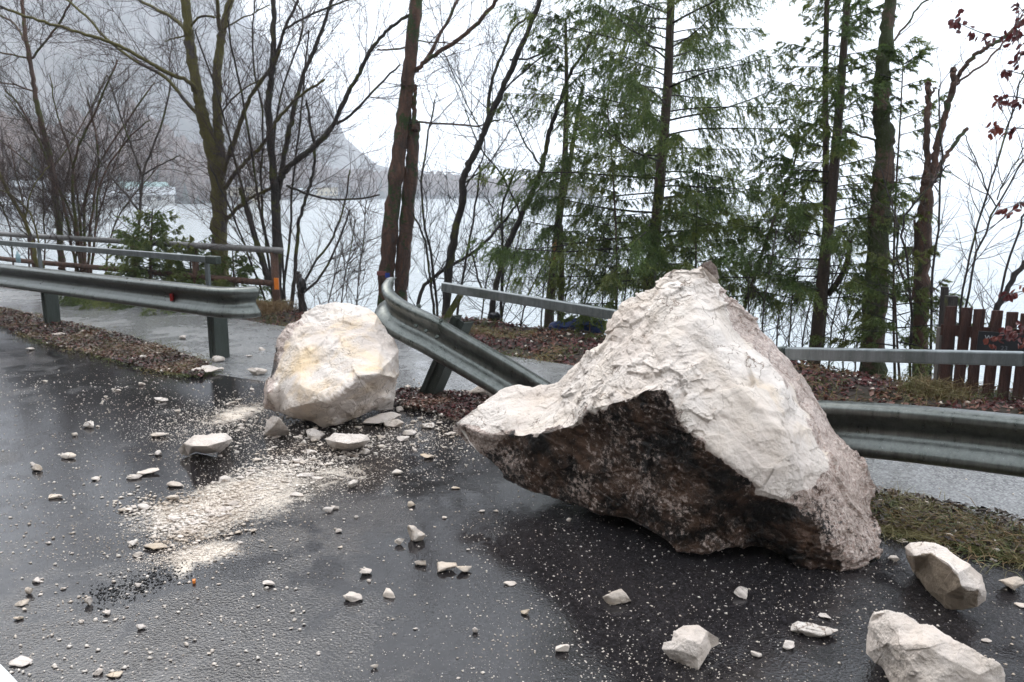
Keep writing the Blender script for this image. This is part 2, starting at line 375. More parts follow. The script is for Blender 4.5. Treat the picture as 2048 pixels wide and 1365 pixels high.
# road and path: wet asphalt sheets
px_dust = [((330, 1080), (600, 930), .6, 1.05), ((300, 1000), (420, 1060), .5, .8), ((400, 860), (540, 800), .35, .85), ((560, 990), (760, 920), .5, .62),
           ((310, 1130), (500, 1085), .22, 1.0), ((820, 850), (960, 820), .3, .5), ((150, 920), (400, 850), .5, .22), ((330, 1140), (400, 1128), .2, 1.0)]
dl = []
for a, b_, wdt, amt in px_dust:
    A, B = G(*a), G(*b_); d = B - A
    dl.append((*((A + B) / 2)[:2], np.linalg.norm(d) * .66, wdt * .85, math.atan2(d[1], d[0]), amt))
M_ROAD = asphalt_material('wet_asphalt', (.019, .017, .018), True, dl)
M_PATH = asphalt_material('path_asphalt', (.20, .20, .20), False, [])
RE = [(-60, 51), (-14, 16.2), (-7.0, 10.9), (-5.6, 9.6), (-4.5, 8.7), (-3.7, 8.0), (-2.9, 7.45), (-.9, 6.4), (.5, 5.3), (1.4, 4.6), (2.0, 4.1), (2.5, 3.7), (5.2, 1.5), (12, -4), (60, -44)]
V = [(x, y, 0.0) for x, y in RE] + [(60, -60, 0), (-60, -60, 0)]
mesh('road', V, [tuple(range(len(V)))[::-1]], M_ROAD, kind='structure')
V = [(x, y, 0.0) for x, y in RE] + [(x, y, 0.0) for x, y in zip(PF[0][::-1], PF[1][::-1])]
mesh('path', V, [tuple(range(len(V)))[::-1]], M_PATH, kind='structure')
a, b_, c_, d_ = G(-60, 1300, .004), G(42, 1372, .004), G(10, 1420, .004), G(-140, 1345, .004)
mesh('road_marking', [a, G(0, 1328, .004), G(22, 1350, .004), b_, c_, d_], [(5, 4, 3, 2, 1, 0)], simple('road_paint', (.62, .64, .64), .35, 0, .2, 30), kind='structure')

def strip(name, L0, L1, n, hgt, mat, seed, **k):   # a raised ragged strip between two polylines
    def res(L):
        L = np.array(L, float); s = np.concatenate(([0], np.cumsum(np.linalg.norm(np.diff(L, axis=0), axis=1)))); u = np.linspace(0, s[-1], n)
        return np.stack((np.interp(u, s, L[:, 0]), np.interp(u, s, L[:, 1])), 1)
    A, B = res(L0), res(L1); m = 14; tt = np.linspace(0, 1, m)
    XY = A[:, None] * (1 - tt)[None, :, None] + B[:, None] * tt[None, :, None]
    nz = lambda s, f: vnoise(np.stack((XY[..., 0] * f, XY[..., 1] * f, 0 * XY[..., 0]), -1), s)
    prof = np.clip(1.15 - np.abs(tt * 2 - 1) ** 2.5 * 1.5, -.4, 1)[None, :]
    end = np.clip(np.minimum(np.arange(n), np.arange(n)[::-1]) / 5., 0, 1)[:, None]
    Z = hgt * (prof * end + .35 * nz(seed, 3) + .3 * nz(seed + 1, 9)) - .006
    return mesh(name, np.concatenate((XY, Z[..., None]), -1).reshape(-1, 3), gridfaces(n, m), mat, smooth=True, kind='structure')
VL = ([(x, y) for x, y in zip(*VB)], [(x, y) for x, y in zip(*VT)])
strip('verge', *VL, 160, .022, M_SOIL, 3)
VM = ([(-1.05, 6.25), (-.6, 5.95), (-.3, 5.5), (.3, 5.0)], [(-.95, 6.75), (-.35, 6.6), (.2, 6.1), (.9, 5.4)])
strip('verge', *VM, 50, .022, M_SOIL, 4)
VR = ([(1.2, 4.35), (1.85, 3.88), (2.38, 3.46), (3.4, 2.6), (5, 1.3)], [(1.5, 4.85), (2.11, 4.37), (2.66, 3.93), (3.8, 3.0), (5.5, 1.7)])
strip('verge', *VR, 90, .024, M_SOIL, 5)

# lake
m, t, b = new_mat('lake_water'); c = worldpos(t)
b.inputs['Base Color'].default_value = (.37, .41, .425, 1); b.inputs['Roughness'].default_value = .12; b.inputs['IOR'].default_value = 1.33
mp = nd(t, 'ShaderNodeMapping'); mp.inputs['Rotation'].default_value = (0, 0, .5); mp.inputs['Scale'].default_value = (.5, 1.6, 1); t.links.new(c, mp.inputs['Vector'])
bump(t, b, noise(t, mp.outputs[0], 1.3, 5, .6), .3, 1.)
mesh('lake', [(-2000, 4, LAKE), (2000, 4, LAKE), (2000, 2550, LAKE), (-2000, 2550, LAKE)], [(0, 1, 2, 3)], m, kind='structure')

# ------------------------------------------------------------------ far shore, mountain, hill behind the camera
m, t, b = new_mat('hill_forest'); c = worldpos(t)
mp = nd(t, 'ShaderNodeMapping'); mp.inputs['Scale'].default_value = (1, 1, .45); t.links.new(c, mp.inputs['Vector'])
n1 = noise(t, mp.outputs[0], .08, 8, .75); n2 = noise(t, c, .012, 5, .6)
col = mix(t, ramp(t, n1, .35, .65), (.035, .045, .045), (.115, .105, .105))
snow = math_(t, 'MULTIPLY', ramp(t, n2, .50, .62), ramp(t, n1, .55, .62))
sepz = nd(t, 'ShaderNodeSeparateXYZ'); t.links.new(c, sepz.inputs[0])
col = mix(t, math_(t, 'MULTIPLY', snow, ramp(t, sepz.outputs[2], 60, 260)), col, (.5, .53, .56))
t.links.new(col, b.inputs['Base Color']); b.inputs['Roughness'].default_value = .9
M_HILL = m
def az(px): return math.atan((px - 1024) / FPX)
SIL = [(-900, 60), (-600, 90), (-300, 170), (-100, 30), (0, 22), (40, 18), (90, 2), (150, -40), (300, -190), (420, -110), (490, 0), (520, 60), (560, 105), (592, 137), (632, 190), (672, 214), (700, 275), (760, 325), (850, 346), (950, 354), (1050, 362), (1130, 374), (1200, 386)]
sa = np.array([az(p) for p, _ in SIL]); se = np.array([max(384.6 - y, 0) / FPX for _, y in SIL])
NA, NR = 260, 60
aa = np.linspace(az(-900), az(1200), NA)
shore = np.interp(aa, [az(-900), az(-200), az(0), az(150), az(300), az(500), az(620), az(1200)], [60, 110, 150, 205, 285, 400, 540, 640])
ridge = shore + np.interp(aa, [az(-200), az(500), az(700), az(1200)], [700, 640, 420, 160])
rr = np.linspace(0, 1.25, NR)
Rr = shore[:, None] + (ridge - shore)[:, None] * rr[None]
Htop = np.interp(aa, sa, se)[:, None] * ridge[:, None]
f = np.where(rr < 1, (rr ** 1.7), 1 - (rr - 1) * 1.2)[None]
X = np.sin(aa)[:, None] * Rr; Y = np.cos(aa)[:, None] * Rr
Z = LAKE - 1 + np.clip(rr / .015, 0, 1)[None] * 2.2 + f * Htop
Z = Z + (vnoise(np.stack((X / 55, Y / 55, 0 * X), -1), 2) * .05 + vnoise(np.stack((X / 16, Y / 16, 0 * X), -1), 3) * .02) * Htop * np.clip(rr * 4, 0, 1)[None]
mesh('mountain', np.stack((X, Y, Z), -1).reshape(-1, 3), gridfaces(NA, NR), M_HILL, smooth=True, kind='structure')
HZ = lambda a_, r_: float(np.interp(a_, aa, [1]*NA))
# the steep wooded slope behind the photographer, where the rocks came from
hx, hy = np.meshgrid(np.linspace(-90, 90, 60), np.linspace(0, 1, 24), indexing='ij')
base = -5.0 - hx * .75
hz = hy * 46 + 1.5 * vnoise(np.stack((hx / 6, hy * 8, 0 * hx), -1), 4) * np.clip(hy * 6, 0, 1)
V = np.stack((hx - hy * 22, base - hy * 34, hz - .05), -1)
m = leaf_material('slope_forest', ((.030, .036, .018), (.10, .085, .07), (.16, .14, .125)), .9)
mesh('hillside', V.reshape(-1, 3), gridfaces(60, 24), m, smooth=True, kind='structure')

# ------------------------------------------------------------------ tube batches for twigs
def tubes(PT, R0, R1, sides=3):
    """PT (N,K,3) polylines -> V,F quads"""
    N, K, _ = PT.shape
    T = np.gradient(PT, axis=1); T /= np.linalg.norm(T, axis=2)[..., None] + 1e-9
    ref = np.array((.31, .2, .93)); A = np.cross(T, ref); A /= np.linalg.norm(A, axis=2)[..., None] + 1e-9; B = np.cross(T, A)
    rad = R0[:, None] * (1 - np.linspace(0, 1, K))[None] + R1[:, None] * np.linspace(0, 1, K)[None]
    th = np.linspace(0, 2 * np.pi, sides, endpoint=False)
    V = PT[:, :, None] + rad[:, :, None, None] * (np.cos(th)[None, None, :, None] * A[:, :, None] + np.sin(th)[None, None, :, None] * B[:, :, None])
    n, k, s = np.meshgrid(np.arange(N), np.arange(K - 1), np.arange(sides), indexing='ij')
    a = n * K * sides + k * sides + s; b = n * K * sides + k * sides + (s + 1) % sides
    return V.reshape(-1, 3), np.stack((a, b, b + sides, a + sides), -1).reshape(-1, 4)
def unit(v): return v / (np.linalg.norm(v, axis=-1)[..., None] + 1e-9)
def grow(P0, D, L, K, wob, up, seed=0):
    r = np.random.default_rng(seed); N = len(P0); pts = [P0]; d = unit(D); step = (L / (K - 1))[:, None]
    for k in range(K - 1):
        d = unit(d + wob * r.normal(size=(N, 3)) + np.array((0, 0, up))); pts.append(pts[-1] + d * step)
    return np.stack(pts, 1)
def sample(PT, per, lo, hi, r):
    """points and directions along polylines; per = children per polyline (array)"""
    N, K, _ = PT.shape; idx = np.repeat(np.arange(N), per); u = (lo + (hi - lo) * r.random(len(idx))) * (K - 1)
    i = np.clip(u.astype(int), 0, K - 2); f_ = (u - i)[:, None]
    p = PT[idx, i] * (1 - f_) + PT[idx, i + 1] * f_; d = unit(PT[idx, i + 1] - PT[idx, i])
    return idx, p, d, u / (K - 1)
def side_dir(d, ang, r):
    q = unit(np.cross(d, r.normal(size=d.shape))); return unit(d * np.cos(ang)[:, None] + q * np.sin(ang)[:, None])
def resample(pts, K):
    pts = np.array(pts, float); s = np.concatenate(([0], np.cumsum(np.linalg.norm(np.diff(pts, axis=0), axis=1)))); u = np.linspace(0, s[-1], K)
    return np.stack([np.interp(u, s, pts[:, k]) for k in range(3)], 1)
def smoothline(pts, it=2):
    pts = np.array(pts, float)
    for _ in range(it):
        q = [pts[0]]
        for a, b in zip(pts[:-1], pts[1:]): q += [a * .75 + b * .25, a * .25 + b * .75]
        q.append(pts[-1]); pts = np.array(q)
    return pts

def bare_tree(name, label, limbs, Y, bark, twig, seed, dens=1., L1=1.0, group=None, cat='tree', up=.06, K=9):
    """limbs: (pixel polyline, width px start, width px end, depth change, twig factor)"""
    r = np.random.default_rng(seed)
    wb = MB(); PT = []; LW = []; first = None
    for li in limbs:
        pts, w0, w1 = li[:3]; dy = li[3] if len(li) > 3 else r.uniform(-.8, .8); tf = li[4] if len(li) > 4 else 1.
        n = len(pts); W = [P(p[0], p[1], Y + dy * (k / max(1, n - 1)) * (0 if first is None else 1)) for k, p in enumerate(pts)]
        if first is None: first = W[0].copy()
        W = smoothline(W, 3 if w0 > 8 else 2); n = len(W)
        W[1:-1] += r.normal(size=(n - 2, 3)) * .006
        u = np.linspace(0, 1, n); rad = (w0 * (1 - u) + w1 * u) / 2 * Y / FPX * (1 + .10 * r.normal(size=n).clip(-1, 1) * (w0 > 9))
        wb.tube(W, rad, 10 if w0 > 8 else 6, lump=.045 if w0 > 8 else .02)
        PT.append(resample(W, 12)); LW.append((np.linalg.norm(np.diff(W, axis=0), axis=1).sum(), tf))
    root = empty(name, first, label=label, cat=cat, group=group)
    wb.build('trunk', bark, root, smooth=True)
    PT = np.array(PT); Ls = np.array([a for a, _ in LW]); tf = np.array([b for _, b in LW])
    per = np.maximum(0, (Ls * tf * dens * 6.5 + r.random(len(Ls)))).astype(int)
    VV, FF, n = [], [], 0
    def put(PTx, r0, r1):
        nonlocal n
        v, f_ = tubes(PTx, r0, r1); VV.append(v); FF.append(f_ + n); n += len(v)
    idx, p, d, u = sample(PT, per, .12, 1., r)
    ln = L1 * (.45 + .8 * r.random(len(p))) * (1.15 - .5 * u); dd = side_dir(d, r.uniform(.5, 1.1, len(p)), r)
    A = grow(p, dd, ln, K, .10, up, seed + 1); put(A, .0028 + .0038 * ln, .0016 + 0 * ln)
    k2 = np.maximum(1, (ln * 8)).astype(int)
    idx, p, d, u = sample(A, k2, .15, 1., r)
    l2 = ln[idx] * (.22 + .38 * r.random(len(p))); dd = side_dir(d, r.uniform(.4, 1.0, len(p)), r)
    B = grow(p, dd, l2, 5, .14, up, seed + 2); put(B, .0022 + .002 * l2, .0012 + 0 * l2)
    k3 = np.maximum(0, (l2 * 8 + r.random(len(l2)))).astype(int)
    idx, p, d, u = sample(B, k3, .2, 1., r)
    l3 = l2[idx] * (.25 + .35 * r.random(len(p))); dd = side_dir(d, r.uniform(.4, .9, len(p)), r)
    if len(p): put(grow(p, dd, l3, 3, .14, up, seed + 3), .0014 + 0 * l3, .001 + 0 * l3)
    mesh('crown', np.concatenate(VV), np.concatenate(FF), twig, root)
    return root

def needles(segs, per, ln, wd, r, hang=0.):
    """segs (N,2,3) -> triangle tufts"""
    N = len(segs); idx = np.repeat(np.arange(N), per); u = r.random(len(idx))[:, None]
    a, b = segs[idx, 0], segs[idx, 1]; p = a * (1 - u) + b * u; d = unit(b - a)
    q = side_dir(d, r.uniform(.35, 1.15, len(idx)), r); q[:, 2] -= hang; q = unit(q)
    s = unit(np.cross(q, r.normal(size=q.shape))) * (wd / 2) * (.7 + .6 * r.random((len(idx), 1)))
    L = ln * (.6 + .8 * r.random((len(idx), 1)))
    V = np.stack((p - s, p + s, p + q * L), 1).reshape(-1, 3)
    return V, np.arange(len(V)).reshape(-1, 3)

def spruce(name, label, trunk_px, w0, w1, Y, seed, z0, z1, Lb, dens=1., droop=.5, mat=None, bark=None, group=None, skew=0., hang=.75, extra=(), ntw=10, sparse=None, nl=.030, nw=.0075):
    """trunk in pixels; branches between heights z0 and z1 with length Lb(u)"""
    r = np.random.default_rng(seed); mat = mat or M_NEEDLE; bark = bark or M_BARK_SP
    W = smoothline([P(x, y, Y) for x, y in trunk_px]); n = len(W); u = np.linspace(0, 1, n)
    wb = MB(); wb.tube(W, (w0 * (1 - u) + w1 * u) / 2 * Y / FPX, 9)
    for pts, a, b in extra:
        Q = smoothline([P(x, y, Y + .1) for x, y in pts]); v = np.linspace(0, 1, len(Q)); wb.tube(Q, (a * (1 - v) + b * v) / 2 * Y / FPX, 7)
    root = empty(name, W[0], label=label, cat='spruce', group=group)
    wb.build('trunk', bark, root, smooth=True)
    nb = int((z1 - z0) * 15 * dens); z = z0 + (z1 - z0) * (np.arange(nb) + r.random(nb)) / nb
    o = np.argsort(W[:, 2]); bp = np.stack([np.interp(z, W[o, 2], W[o, k]) for k in range(3)], 1)
    uu = (z - z0) / (z1 - z0); th = np.cumsum(np.full(nb, 2.4)) + r.normal(size=nb) * .5
    L = np.array([Lb(x) for x in uu]) * (.6 + .55 * r.random(nb))
    if sparse is not None: L = np.where(r.random(nb) < np.array([sparse(x) for x in uu]), L, 0.0); k_ = L > .05; bp, th, L, uu = bp[k_], th[k_], L[k_], uu[k_]; nb = len(L)
    D = np.stack((np.cos(th), np.sin(th), .25 - .15 * droop + .4 * (uu - .4)), 1)
    D[:, 0] += skew
    A = grow(bp, D, L, 9, .05, -.05 * droop, seed); A[:, :, 2] += (np.linspace(0, 1, 9) ** 3)[None] * L[:, None] * .10
    V1, F1 = tubes(A, .004 + .006 * L, .0015 + 0 * L)
    # side shoots, drooping
    per = np.maximum(2, (L * 34)).astype(int); idx, p, d, u2 = sample(A, per, .18, 1., r)
    h = unit(np.cross(d, np.array((0, 0, 1.)))) * np.where(r.random(len(p)) < .5, 1, -1)[:, None]
    dd = unit(d * .55 + h * .85 * r.random((len(p), 1)) + np.array((0, 0, -1.)) * hang * (.3 + r.random((len(p), 1))))
    ls = (.10 + .36 * r.random(len(p)) ** 1.3) * np.clip(L[idx], .3, 1.3) * (1.15 - .6 * u2)
    B = grow(p, dd, ls, 4, .12, -.05, seed + 5)
    V2, F2 = tubes(B, .0016 + 0 * ls, .001 + 0 * ls)
    k3 = np.maximum(1, (ls * 14)).astype(int); idx3, p3, d3, u3 = sample(B, k3, .1, 1., r)
    l3 = ls[idx3] * (.25 + .3 * r.random(len(p3))); C = grow(p3, side_dir(d3, r.uniform(.4, .9, len(p3)), r) + np.array((0, 0, -.35)), l3, 2, .1, 0, seed + 6)
    mesh('branch', np.concatenate((V1, V2)), np.concatenate((F1, F2 + len(V1))), M_TWIG_DK, root)
    segs = np.concatenate((B[:, 0:2], B[:, 1:3], B[:, 2:4], C, A[:, 5:7], A[:, 7:9]))
    V3, F3 = needles(segs, int(ntw * 1.7), nl, nw, r, .15)
    mesh('crown', V3, F3, mat, root)
    return root

M_BARK_SP = bark_material('spruce_bark', (.042, .027, .021), (.11, .074, .054), .35, (.06, .085, .02))
M_BARK_MOSS = bark_material('mossy_bark', (.03, .024, .022), (.10, .08, .072), .74, (.15, .13, .03))
M_BARK_DK = bark_material('dark_bark', (.018, .015, .014), (.055, .045, .04), .3, (.09, .10, .015))
M_BARK_GR = bark_material('grey_bark', (.045, .036, .033), (.12, .10, .09), .25, (.10, .11, .02))
M_BARK_RD = bark_material('reddish_bark', (.06, .034, .026), (.17, .095, .068), .5, (.10, .11, .02))
M_BARK_OR = bark_material('flaking_bark', (.045, .028, .022), (.17, .085, .055), .35, (.05, .09, .02))

# ------------------------------------------------------------------ trees, from the left
bare_tree('ash_tree', 'slim bare tree with a leaning trunk that forks high, far left behind the railings', [
    ([(124, 540), (121, 480), (106, 337), (88, 271), (73, 205), (60, 121), (48, 55), (43, -20)], 14, 6, 0, .7),
    ([(64, 117), (88, 88), (117, 51), (143, 4), (150, -20)], 5, 3), ([(50, 82), (25, 40), (-20, 22)], 5, 3), ([(60, 118), (0, 105), (-40, 100)], 4, 2),
    ([(70, 185), (40, 172), (-20, 160)], 4, 2), ([(100, 310), (60, 250), (10, 190)], 4, 2), ([(106, 337), (160, 260), (215, 150)], 4, 2)],
    14.5, M_BARK_RD, M_TWIG, 11, 1.2, 1.1)
bare_tree('hazel_shrub', 'reddish shrub with many fanned stems left of the small green spruce', [
    ([(160, 560), (140, 480), (125, 385), (85, 300), (50, 225), (10, 180)], 7, 3, .5), ([(165, 560), (158, 480), (142, 390), (150, 300), (190, 230), (235, 120)], 8, 3, -.5),
    ([(172, 560), (168, 470), (170, 380), (220, 290), (310, 165)], 7, 3, .6), ([(176, 560), (178, 480), (190, 380), (200, 300), (175, 200)], 7, 3, 0),
    ([(165, 560), (150, 450), (120, 370), (60, 330), (0, 280)], 6, 2, .3), ([(180, 560), (192, 470), (195, 360), (260, 270), (300, 240)], 6, 2, -.3),
    ([(170, 560), (160, 440), (146, 320), (110, 220), (100, 150)], 6, 2, .4)], 14, M_BARK_RD, M_TWIG, 12, 1.25, 1.1, cat='shrub')
bare_tree('hazel_shrub', 'thin bare sapling forking low, rising behind the small green spruce', [
    ([(276, 560), (276, 480), (283, 350), (300, 310), (330, 230), (345, 140)], 7, 3, 0), ([(283, 350), (262, 290), (240, 230), (215, 150)], 5, 2),
    ([(276, 420), (220, 350), (180, 290), (130, 260)], 5, 2), ([(283, 352), (320, 330), (360, 310)], 4, 2)], 13.5, M_BARK_GR, M_TWIG, 13, 1.3, 1.0, cat='sapling')
bare_tree('leaning_sapling', 'bare sapling leaning left out of the frame at the far left edge', [
    ([(80, 560), (60, 460), (20, 390), (-10, 330), (-30, 260)], 9, 4, 0), ([(50, 440), (60, 380), (100, 330)], 4, 2), ([(90, 560), (70, 440), (40, 400), (0, 380)], 4, 2)],
    13, M_BARK_MOSS, M_TWIG, 14, 1.5, 1.2, cat='sapling')
bare_tree('forked_tree', 'big moss-covered bare tree forking into two trunks behind the end of the railings', [
    ([(448, 620), (437, 480), (440, 400), (430, 330), (416, 275), (404, 225), (396, 185), (384, 120), (376, 60), (368, -30)], 34, 15, 0, .35),
    ([(440, 350), (440, 300), (435, 242), (433, 161), (441, 80), (450, 40), (466, -20)], 22, 12, .2, .5), ([(440, 60), (436, 36), (434, -10)], 9, 6),
    ([(400, 195), (385, 165), (330, 145), (240, 90), (170, 68), (85, 45), (-20, 5)], 9, 4, -.8), ([(402, 235), (360, 190), (330, 150), (280, 130), (220, 85), (165, 25), (120, -10)], 8, 4, .6),
    ([(374, 62), (345, 35), (305, 15), (260, -10)], 8, 5), ([(440, 365), (459, 306), (479, 250), (499, 193), (543, 137), (560, 100)], 11, 5, -.6),
    ([(448, 445), (480, 410), (503, 395), (545, 375)], 9, 5, -.5), ([(448, 380), (467, 350), (500, 315), (527, 290), (551, 242), (592, 197), (650, 160)], 9, 4, -.9),
    ([(377, 70), (350, 78), (330, 82)], 4, 2), ([(434, 240), (460, 200), (500, 170), (540, 150)], 4, 2), ([(441, 60), (480, 40), (540, 10)], 4, 2), ([(376, 60), (400, 30), (430, 35)], 5, 4)],
    12.5, M_BARK_MOSS, M_TWIG, 15, .8, 1.2)
bare_tree('hazel_tree', 'dark many-stemmed hazel rising right of the pipe fence end', [
    ([(556, 640), (555, 548), (551, 403), (541, 282), (535, 201), (545, 150), (547, 80), (547, -20)], 20, 8, 0, .6),
    ([(554, 420), (557, 387), (570, 302), (588, 221), (608, 141), (640, 77), (656, 20), (670, -10)], 12, 5, .3), ([(549, 130), (567, 60), (592, 12), (600, -10)], 7, 5, .2),
    ([(567, 60), (640, 20), (700, 0)], 5, 3), ([(560, 360), (575, 334), (608, 310), (652, 274), (672, 242), (692, 193), (725, 133), (746, 92), (783, 51), (830, 22)], 13, 5, -.5, 1.2),
    ([(674, 248), (705, 230), (750, 177), (800, 130)], 6, 3), ([(572, 372), (632, 395), (692, 403), (760, 390)], 5, 3, .1), ([(580, 640), (592, 535), (596, 443), (624, 362), (632, 306), (612, 200)], 9, 4, .2),
    ([(600, 600), (616, 543), (664, 483), (688, 419), (700, 340)], 6, 3, .2), ([(535, 560), (510, 480), (487, 400), (480, 378)], 10, 7, -.2, .3), ([(540, 560), (500, 430), (470, 330), (440, 200), (390, 60)], 6, 3, .4),
    ([(560, 560), (520, 440), (505, 300), (470, 120), (455, 40)], 6, 3, -.4), ([(530, 600), (500, 520), (470, 440), (420, 330)], 5, 3, -.3), ([(565, 600), (580, 480), (583, 380), (600, 250), (617, 60)], 6, 3, .3),
    ([(548, 600), (530, 480), (520, 360), (530, 240), (500, 100), (510, 0)], 6, 3, .6), ([(570, 600), (560, 430), (540, 300), (570, 150), (617, 40), (580, -10)], 5, 3, .5)],
    12, M_BARK_DK, M_TWIG, 16, .95, 1.15)
bare_tree('twin_trunk_tree', 'tall reddish brown tree with a broken second trunk behind the bent guardrail end', [
    ([(762, 720), (770, 600), (776, 500), (790, 366), (809, 220), (823, 110), (834, -30)], 34, 25, 0, .12), ([(796, 720), (800, 600), (808, 500), (820, 366), (829, 256), (829, 250)], 30, 24, .15, 0.),
    ([(829, 260), (828, 205), (832, 170)], 12, 5, 0, 0), ([(832, 142), (856, 117), (919, 80), (959, 44), (1005, -15)], 9, 7, -.3, 1), ([(850, 122), (889, 55), (922, -10)], 7, 6, .4, 1),
    ([(818, 92), (790, 100), (754, 100)], 4, 3, 0), ([(832, 245), (922, 249), (948, 256), (1000, 240)], 4, 3, -.3), ([(834, 82), (870, 85), (930, 88)], 3, 2, 0)],
    11.5, M_BARK_OR, M_TWIG, 17, .75, 1.2)
bare_tree('leaning_tree', 'dark bare tree leaning right with a forked crown, right of the twin trunks', [
    ([(888, 700), (895, 560), (905, 480), (930, 392), (922, 362), (952, 304), (974, 249), (1003, 183), (1040, 102), (1058, 55), (1088, -20)], 18, 8, 0, .7),
    ([(974, 249), (977, 220), (981, 165), (1007, 102), (1025, 55), (1058, 33)], 8, 4, .4), ([(1000, 190), (1060, 130), (1120, 90)], 4, 2), ([(925, 370), (980, 330), (1020, 260)], 4, 2),
    ([(1020, 120), (1060, 120), (1110, 90)], 4, 3), ([(930, 380), (980, 290), (940, 220), (890, 110)], 3, 2, .2), ([(850, 720), (830, 590), (875, 545), (960, 500), (1010, 440), (1040, 400)], 9, 4, .3),
    ([(905, 700), (925, 560), (950, 420), (960, 330)], 6, 3, .2), ([(880, 700), (870, 560), (840, 400), (850, 300), (870, 200)], 6, 3, .5), ([(870, 640), (862, 560), (858, 545), (850, 470), (820, 420)], 6, 3, .1)],
    11, M_BARK_DK, M_TWIG_DK, 18, .85, 1.1)
bare_tree('leaning_tree', 'slender dark bare tree leaning right just left of the slim spruce', [
    ([(975, 680), (990, 574), (1021, 475), (1061, 396), (1085, 337), (1100, 258), (1124, 194), (1142, 140), (1200, 60)], 14, 5, 0, .8), ([(1000, 680), (1003, 600), (1008, 500), (1000, 420), (1030, 340)], 8, 3, .2),
    ([(1040, 430), (1000, 340), (960, 300), (930, 220)], 4, 2), ([(1085, 337), (1050, 290), (1010, 200)], 4, 2), ([(995, 600), (960, 580), (950, 520), (930, 480)], 5, 3), ([(1061, 396), (1100, 360), (1150, 350)], 4, 2)],
    10.8, M_BARK_DK, M_TWIG_DK, 19, .85, .9)
bare_tree('burnt_stump', 'short dark broken stem with a small side shoot right of the pipe fence', [
    ([(610, 680), (606, 620), (600, 570), (596, 548)], 18, 12, 0, .1), ([(602, 590), (640, 560), (680, 480), (700, 420)], 6, 3, .2, 1.5)], 10.8, M_BARK_DK, M_TWIG, 21, .8, .7, cat='stump')

spruce('spruce_tree', 'small bushy green spruce behind the left railings', [(300, 600), (302, 500), (305, 418)], 8, 2, 12.6, 31, -.7, 1.35, lambda u: 1.15 * (1 - u) + .3, 3.2, .4, M_NEEDLE2, ntw=12)
spruce('spruce_tree', 'low green spruce at the foot of the big mossy forked tree', [(470, 620), (468, 560), (465, 500)], 6, 2, 12.0, 32, -.6, .75, lambda u: .75 * (1 - u) + .25, 3, .4, M_NEEDLE2, ntw=12)
spruce('spruce_tree', 'low wide green spruce between the small bushy spruce and the mossy forked tree', [(380, 620), (382, 560), (380, 470)], 6, 2, 12.3, 51, -.6, .95, lambda u: .9 * (1 - u) + .3, 2.8, .4, M_NEEDLE2, ntw=12)
spruce('spruce_tree', 'slim double-stemmed spruce left of the tall spruce', [(1096, 700), (1100, 600), (1116, 456), (1130, 337), (1134, 179), (1131, 40)], 24, 4, 11, 33, .45, 4.1, lambda u: 1.3 * (1 - u) ** .55 + .2, 1.15, .5,
       extra=[([(1120, 430), (1138, 340), (1150, 260), (1166, 170)], 12, 6), ([(1118, 700), (1124, 560), (1122, 450)], 16, 9)], sparse=lambda u: .55 + .45 * u, ntw=9)
spruce('spruce_tree', 'tall spruce with wide drooping branches behind the top of the largest boulder', [(1285, 720), (1297, 590), (1312, 456), (1322, 337), (1330, 250), (1337, 150), (1340, 60), (1344, -60), (1350, -200)], 26, 12, 10, 34, .5, 5.2, lambda u: 2.3 - .8 * u, 1.2, .6, hang=1.1, ntw=9)
spruce('spruce_tree', 'thin yellowish green young spruce between the slim spruce and the tall spruce', [(1232, 660), (1234, 560), (1232, 440), (1222, 300), (1215, 215)], 6, 2, 9.6, 35, .35, 2.75, lambda u: .95 * (1 - u) ** .8 + .15, .95, .6, M_NEEDLE2, hang=.9, ntw=10)
spruce('spruce_tree', 'thin young spruce showing right above the top of the largest boulder', [(1390, 660), (1392, 560), (1392, 440), (1400, 330)], 5, 2, 9.2, 36, .3, 2.1, lambda u: .9 * (1 - u) + .15, 1.0, .6, M_NEEDLE, hang=.9, ntw=9)
spruce('spruce_tree', 'leaning young spruce with hanging twigs midway between the tall spruce and the dark double spruce', [(1480, 640), (1500, 580), (1540, 460), (1580, 360), (1600, 280)], 9, 3, 9.0, 37, .5, 2.6, lambda u:   .8 * (1 - u) + .25, 1.0, .7, M_NEEDLE, hang=1.2, ntw=9)
spruce('spruce_tree', 'dark narrow spruce beside a pale brown trunk, left of the thick mossy trunk', [(1622, 760), (1632, 690), (1645, 555), (1663, 395), (1673, 282), (1684, 145), (1690, 60), (1700, -60)], 30, 9, 8.3, 38, .55, 3.95, lambda u: 1.05 - .5 * u, 1.6, .35,
       extra=[([(1640, 700), (1652, 560), (1652, 327), (1650, 145), (1655, -30)], 16, 9), ([(1655, 590), (1680, 560), (1697, 520), (1700, 480)], 14, 9)], ntw=9, hang=.6)
spruce('spruce_tree', 'low bright green spruce at the foot of the thick mossy trunk', [(1800, 770), (1795, 700), (1790, 600), (1785, 520)], 6, 2, 7.4, 39, .25, 1.2, lambda u: .55 * (1 - u) + .25, 1.6, .4, M_NEEDLE2, ntw=12)
spruce('spruce_tree', 'tiny green spruce on the leafy bank below the raised handrail', [(1180, 700), (1180, 660), (1178, 635)], 4, 2, 9.3, 40, .05, .45, lambda u: .45 * (1 - u) + .15, 2.2, .3, M_NEEDLE2, ntw=12)
